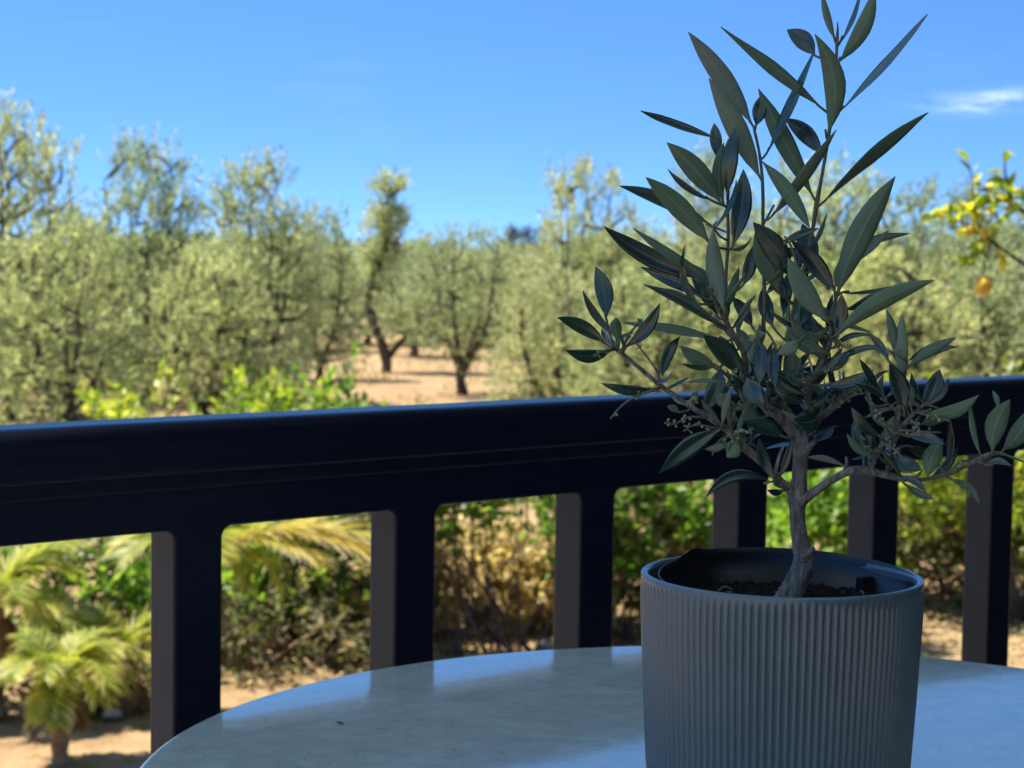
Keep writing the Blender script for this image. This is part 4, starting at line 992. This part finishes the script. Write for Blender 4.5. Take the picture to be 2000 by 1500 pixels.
# ------------------------------------------------------------------ palms
def frond_mesh(L, rng, arch, matl, ll=.3, n=56, w=.018, tipcurl=.32):
    """pinnate leaf along +X rising then arching over"""
    t = np.linspace(0, 1, n); el = np.radians(arch[0] + (arch[1] - arch[0]) * t ** 1.2)
    p = np.zeros((n, 3)); st = L / (n - 1)
    for i in range(1, n): p[i] = p[i - 1] + st * np.array([math.cos(el[i]), 0, math.sin(el[i])])
    V, Fc, R_ = [], [], []
    tv, tf = tube(p[::3], np.linspace(.009, .002, len(p[::3])), 5)
    V += list(tv); Fc += tf; R_ += [.45] * len(tf)
    for i in range(4, n):
        ax = np.array([math.cos(el[i]), 0, math.sin(el[i])]); upv = np.array([-ax[2], 0, ax[0]])
        for s in (-1, 1):
            l = ll * (.45 + .75 * math.sin(math.pi * (.12 + .8 * t[i]))) * rng.uniform(.8, 1.15)
            d0 = unit(ax * .75 + np.array([0, s, 0]) * .8 + upv * rng.uniform(.05, .4)); q = p[i].copy(); d = d0.copy(); b = len(V); k = 5
            sd = unit(np.cross(d, upv + rng.normal(size=3) * .2)); rv = rng.random()
            for j in range(k):
                ww = w * (.55, 1, .85, .55, .08)[j] * .5
                V += [q + sd * ww, q - sd * ww]
                d = unit(d + np.array([0, 0, -1]) * rng.uniform(.15, .42) * tipcurl); q = q + d * l / (k - 1)
            for j in range(k - 1):
                Fc.append((b + 2 * j, b + 2 * j + 1, b + 2 * j + 3, b + 2 * j + 2)); R_.append(min(1, rv * .6 + (.0, .05, .2, .42)[j]))
    return mesh('frond', np.array(V), Fc, [matl], False, None, {'rnd': ('FACE', R_)})
M_dry_frond = foliage('withered_palm_leaflets', [(0, (.12, .075, .04)), (1, (.34, .25, .14))], .3, .8, 1.2)
FR = np.random.default_rng(12)
FRONDS = [frond_mesh(.80, FR, (75, -5), M_palm, .26), frond_mesh(.85, FR, (60, -45), M_palm, .28), frond_mesh(.85, FR, (40, -70), M_palm, .28), frond_mesh(.7, FR, (10, -80), M_palm, .24), frond_mesh(1.25, FR, (34, -30), M_palm_dry, .30, 64, .019, .3), frond_mesh(.6, FR, (-35, -85), M_dry_frond, .2)]
def palm(x, ybase, ycrown, label, seed, nfr=16, sc=1.0, tw=.075, d=None, extra=()):
    rng = np.random.default_rng(seed)
    d = d if d else 3.0 * F / (ybase - horizon(x)); g = G(x, d); hz = PY(x, ycrown, d)[2]
    t = thing('palm', g, label, 'palm', 'small palms in the garden bed')
    zs = np.linspace(-.05, hz, 12)
    mb = MB()
    q = np.c_[rng.normal(0, .006, 12), rng.normal(0, .006, 12), zs]
    v, f = tube(q, tw * (1 + .12 * np.sin(np.arange(12) * 2.3)) * np.linspace(1.1, .85, 12), 12, True, .08, rng); mb.add(v, f)
    for i in range(26):                       # old leaf bases
        a = rng.uniform(0, 6.28); z = rng.uniform(.3, 1) * hz; o_ = np.array([math.cos(a), math.sin(a), 0])
        v, f = tube([o_ * tw * .8 + [0, 0, z - .06], o_ * tw * 1.15 + [0, 0, z], o_ * tw * 1.5 + [0, 0, z + .06]], [.022, .018, .006], 5); mb.add(v, f)
    obj('trunk', mb.mesh('palm_trunk', [M_dry]), t)
    for i in range(nfr):
        k = (0, 0, 1, 1, 1, 2, 2, 3)[i % 8]
        o = obj('frond', FRONDS[k], t, (0, 0, hz)); o.rotation_euler = (rng.uniform(-.2, .2), rng.uniform(-.12, .12), i * 2.4 + rng.uniform(-.2, .2)); s = sc * rng.uniform(.8, 1.1); o.scale = (s, s, s)
    for i in range(5):
        o = obj('withered_frond', FRONDS[5], t, (0, 0, hz - .03)); o.rotation_euler = (0, 0, rng.uniform(0, 6.28)); o.scale = (sc, sc, sc)
    for az, s in extra:
        o = obj('frond', FRONDS[4], t, (0, 0, hz)); o.rotation_euler = (0, 0, math.radians(az)); o.scale = (s, s, s)
palm(118, 1500, 1330, 'small palm with a short trunk nearest the lower left corner', 1, 30, .56, .05)
palm(-15, 1400, 1190, 'palm with arching fronds at the left edge behind the corner palm', 2, 18, .85)
palm(235, 1390, 1290, 'low palm partly behind the first baluster', 3, 16, .6)
palm(395, 1395, 1095, 'palm with a long yellow frond reaching right past the first baluster', 4, 14, .75, .07, None, ((-6, 1.12), (-16, 1.0), (-30, .8), (8, .9)))

# ------------------------------------------------------------------ lemon branch at the right
LT = G(2330, 6.6)
lemon = thing('lemon_tree', LT, 'lemon tree reaching in at the right edge with yellow green leaves and ripe fruit', 'tree')
LO = np.array(lemon.location)
def LP(x, y, d): return PY(x, y, d) - LO
mb = MB()
lr = np.random.default_rng(31)
trk = smooth_path(np.array([(0, 0, -.05, .075), (.02, .02, .6, .06), (-.02, 0, 1.3, .052), (-.05, -.02, 1.8, .045), (0, 0, 2.3, .035), (.1, .05, 2.9, .02), (.1, .05, 3.5, .006)]), 5)
v, f = tube(trk[:, :3], trk[:, 3], 10, True, .1, lr); mb.add(v, f)
twigs = []
def lb(pts, r0, r1):
    q = smooth_path(np.array(pts), 5); v, f = tube(q, np.linspace(r0, r1, len(q)), 6, True, .08, lr); mb.add(v, f); twigs.append(q)
lb([(-.04, -.02, 1.9), LP(2150, 620, 6.5), LP(2050, 545, 6.4), LP(1995, 512, 6.4), LP(1950, 482, 6.4), LP(1915, 455, 6.4)], .012, .0035)
lb([LP(1960, 490, 6.4), LP(1935, 470, 6.42), LP(1905, 500, 6.4), LP(1885, 510, 6.4)], .004, .002)
lb([LP(1915, 455, 6.4), LP(1905, 410, 6.4), LP(1900, 365, 6.42), LP(1892, 318, 6.42)], .004, .0018)
lb([LP(1925, 462, 6.4), LP(1880, 435, 6.38), LP(1840, 425, 6.38), LP(1812, 424, 6.36)], .004, .0018)
lb([(0, 0, 2.3), LP(2130, 520, 6.6), LP(2040, 440, 6.5), LP(1985, 400, 6.45), LP(1965, 350, 6.45), LP(1962, 300, 6.45)], .014, .002)
lb([LP(1990, 405, 6.45), LP(1975, 400, 6.45), LP(1945, 385, 6.42), LP(1930, 352, 6.4)], .004, .0018)
lb([LP(2045, 445, 6.5), LP(2010, 400, 6.5), LP(1995, 360, 6.5)], .005, .002)
lb([LP(1935, 470, 6.4), LP(1925, 500, 6.36), LP(1921, 535, 6.36)], .003, .0022)
lb([(0, 0, 2.3), (-.3, .1, 2.7), (-.45, .2, 3.1)], .02, .004); lb([(0, 0, 2.2), (.5, -.2, 2.7), (.8, -.3, 3.0)], .02, .004); lb([(0, 0, 2.4), (.2, .5, 2.9), (.2, .8, 3.2)], .02, .004)
obj('trunk', mb.mesh('lemon_trunk', [M_treebark]), lemon)
def lemon_leaf(rng):
    ts = [0, .08, .25, .5, .75, .92, 1]; ws = [.02, .1, .75, 1, .7, .25, .02]; V, Fc = [], []
    cu = rng.uniform(.05, .35)
    for t, w in zip(ts, ws):
        z = -cu * t * t
        for x in (-1, 0, 1): V.append((t, x * w * .24, z + abs(x) * w * .09))
    for i in range(6):
        for j in (0, 1): Fc.append((i * 3 + j, i * 3 + j + 1, i * 3 + j + 4, i * 3 + j + 3))
    r = rng.random()
    return mesh('lemon_leaf', V, Fc, [M_lemon_leaf], True, None, {'rnd': ('FACE', [r] * len(Fc))})
LMS = [lemon_leaf(lr) for _ in range(10)]
def put_leaf(p, dirv, L):
    o = obj('leaf', LMS[lr.integers(10)], lemon, p); dv = Vector(dirv).normalized()
    o.rotation_euler = (Matrix.Rotation(lr.uniform(-1.3, 1.3), 3, dv) @ dv.to_track_quat('X', 'Z').to_matrix()).to_euler(); o.scale = (L, L, L)
for q in twigs[1:7]:
    n = 9 if len(q) < 18 else 12
    for i in range(n):
        k = int((len(q) - 1) * (1 - (i / n) * .75)); d = q[k] - q[max(0, k - 1)] if k else q[1] - q[0]
        dv = unit(unit(d) * .5 + lr.normal(size=3) * .7 + [0, 0, .15]); put_leaf(q[k], dv, lr.uniform(.045, .078))
# dense spray round the branch tip: short twigs, each with its leaves
tmb = MB()
for i in range(15):
    x0, y0 = ((1915, 455), (1880, 435), (1935, 470), (1905, 410), (1975, 400))[i % 5]
    a = lr.uniform(0, 6.28); L_ = lr.uniform(28, 62); d0 = 6.4 + lr.normal(0, .05)
    q = smooth_path(np.array([LP(x0, y0, 6.4), LP(x0 + L_ * .5 * math.cos(a), y0 + L_ * .5 * math.sin(a) - 4, (6.4 + d0) / 2), LP(x0 + L_ * math.cos(a), y0 + L_ * .8 * math.sin(a), d0)]), 4)
    v, f = tube(q, np.linspace(.0022, .001, len(q)), 5); tmb.add(v, f)
    for k in range(1, len(q), 2):
        put_leaf(q[k], unit(unit(q[k] - q[k - 1]) * .7 + lr.normal(size=3) * .6), lr.uniform(.05, .08))
obj('twigs', tmb.mesh('lemon_twigs', [M_twig]), lemon)
# rest of the crown, out of the picture
cl = np.c_[lr.normal(.25, .42, 26), lr.normal(.1, .42, 26), lr.uniform(2.3, 3.6, 26)]
cl = cl[cl[:, 0] > -.28]
v, f, r = sprigs(cl, np.full(len(cl), .2), unit(cl - [0, 0, 2.4]), 9, 8, .3, .08, .042, lr)
obj('crown', mesh('lemon_crown', v, f, [M_lemon_leaf], False, None, {'rnd': ('FACE', r)}), lemon)
def lemon_fruit(r):
    prof = [(.02, -1.28), (.16, -1.22), (.24, -1.12), (.42, -1.0), (.72, -.74), (.93, -.38), (1, 0), (.94, .38), (.74, .72), (.46, .95), (.2, 1.06), (.03, 1.08)]
    v, f = lathe([(a * r, b * r) for a, b in prof], 20); return mesh('lemon_fruit', v, f, [M_lemon])
lf = lemon_fruit(.0285)
for x, y, d, s, rx in ((1921, 558, 6.33, 1.08, .06), (1893, 452, 6.38, .55, .5), (1922, 453, 6.36, .6, -.3)):
    o = obj('fruit', lf, lemon, LP(x, y, d)); o.scale = (s, s, s); o.rotation_euler = (rx, rx * .5, 0)

# ------------------------------------------------------------------ stones along the bed
sr = np.random.default_rng(66)
def stone_mesh(k):
    v, f = icos(np.zeros(3), 1); 
    import bmesh
    bm = bmesh.new()
    vs = [bm.verts.new(p) for p in v]
    for q in f: bm.faces.new([vs[i] for i in q])
    bmesh.ops.subdivide_edges(bm, edges=bm.edges[:], cuts=1, use_grid_fill=True)
    for b in bm.verts:
        n = b.co.normalized(); b.co = n * sr.uniform(.8, 1.12); b.co.z *= .6
    me = bpy.data.meshes.new('stone'); bm.to_mesh(me); bm.free(); me.materials.append(M_stone)
    return me
SM = [stone_mesh(k) for k in range(4)]
for i in range(46):
    x = sr.uniform(-20, 1980); y = sr.uniform(1205, 1300) if x < 1500 else sr.uniform(1120, 1175)
    if x < 300: y = sr.uniform(1380, 1440)
    d = 3.0 * F / (y - horizon(x)); g = G(x, d, .02); s = sr.uniform(.03, .09)
    o = obj('stone', SM[i % 4], None, g, 'pale stone lying along the edge of the garden bed', 'stone', 'stones along the garden bed')
    o.scale = (s * sr.uniform(.8, 1.4), s, s); o.rotation_euler = (0, 0, sr.uniform(0, 6.28))
# dry leaf litter under the shrubs
n = 9000
px = sr.uniform(-80, 2080, n); dd = sr.uniform(13.2, 19, n)
base = np.array([G(a, b, .02) for a, b in zip(px, dd)]); ax = unit(np.c_[sr.normal(size=(n, 2)), sr.uniform(-.1, .4, n)])
v, f, r = leaf_cloud(base, ax, sr.uniform(.03, .08, n), sr.uniform(.015, .04, n), sr)
obj('leaf_litter', mesh('leaf_litter', v, f, [M_shrub_dry], False, None, {'rnd': ('FACE', r)}), kind='stuff', label='dry leaf litter under the shrubs', cat='litter')

n = 16000
px = sr.uniform(-200, 2200, n); dd = 18 + 52 * sr.random(n) ** 1.3
tuf = sr.normal(size=(n, 2)) * .12; keep = (np.sin(px * .013 + dd * .9) + np.sin(px * .031 - dd * .45) + sr.normal(0, .6, n)) > .5
base = np.array([G(a, b, .0) for a, b in zip(px, dd)]); base[:, :2] += tuf; base = base[keep]; n = len(base)
ax = unit(np.c_[sr.normal(size=(n, 2)) * .5, sr.uniform(.5, 1.2, n)])
v, f, r = leaf_cloud(base, ax, sr.uniform(.08, .26, n), sr.uniform(.02, .05, n), sr)
obj('dry_grass', mesh('dry_grass', v, f, [M_shrub_mix], False, None, {'rnd': ('FACE', r)}), kind='stuff', label='dry grass and weeds scattered on the orchard floor', cat='grass')
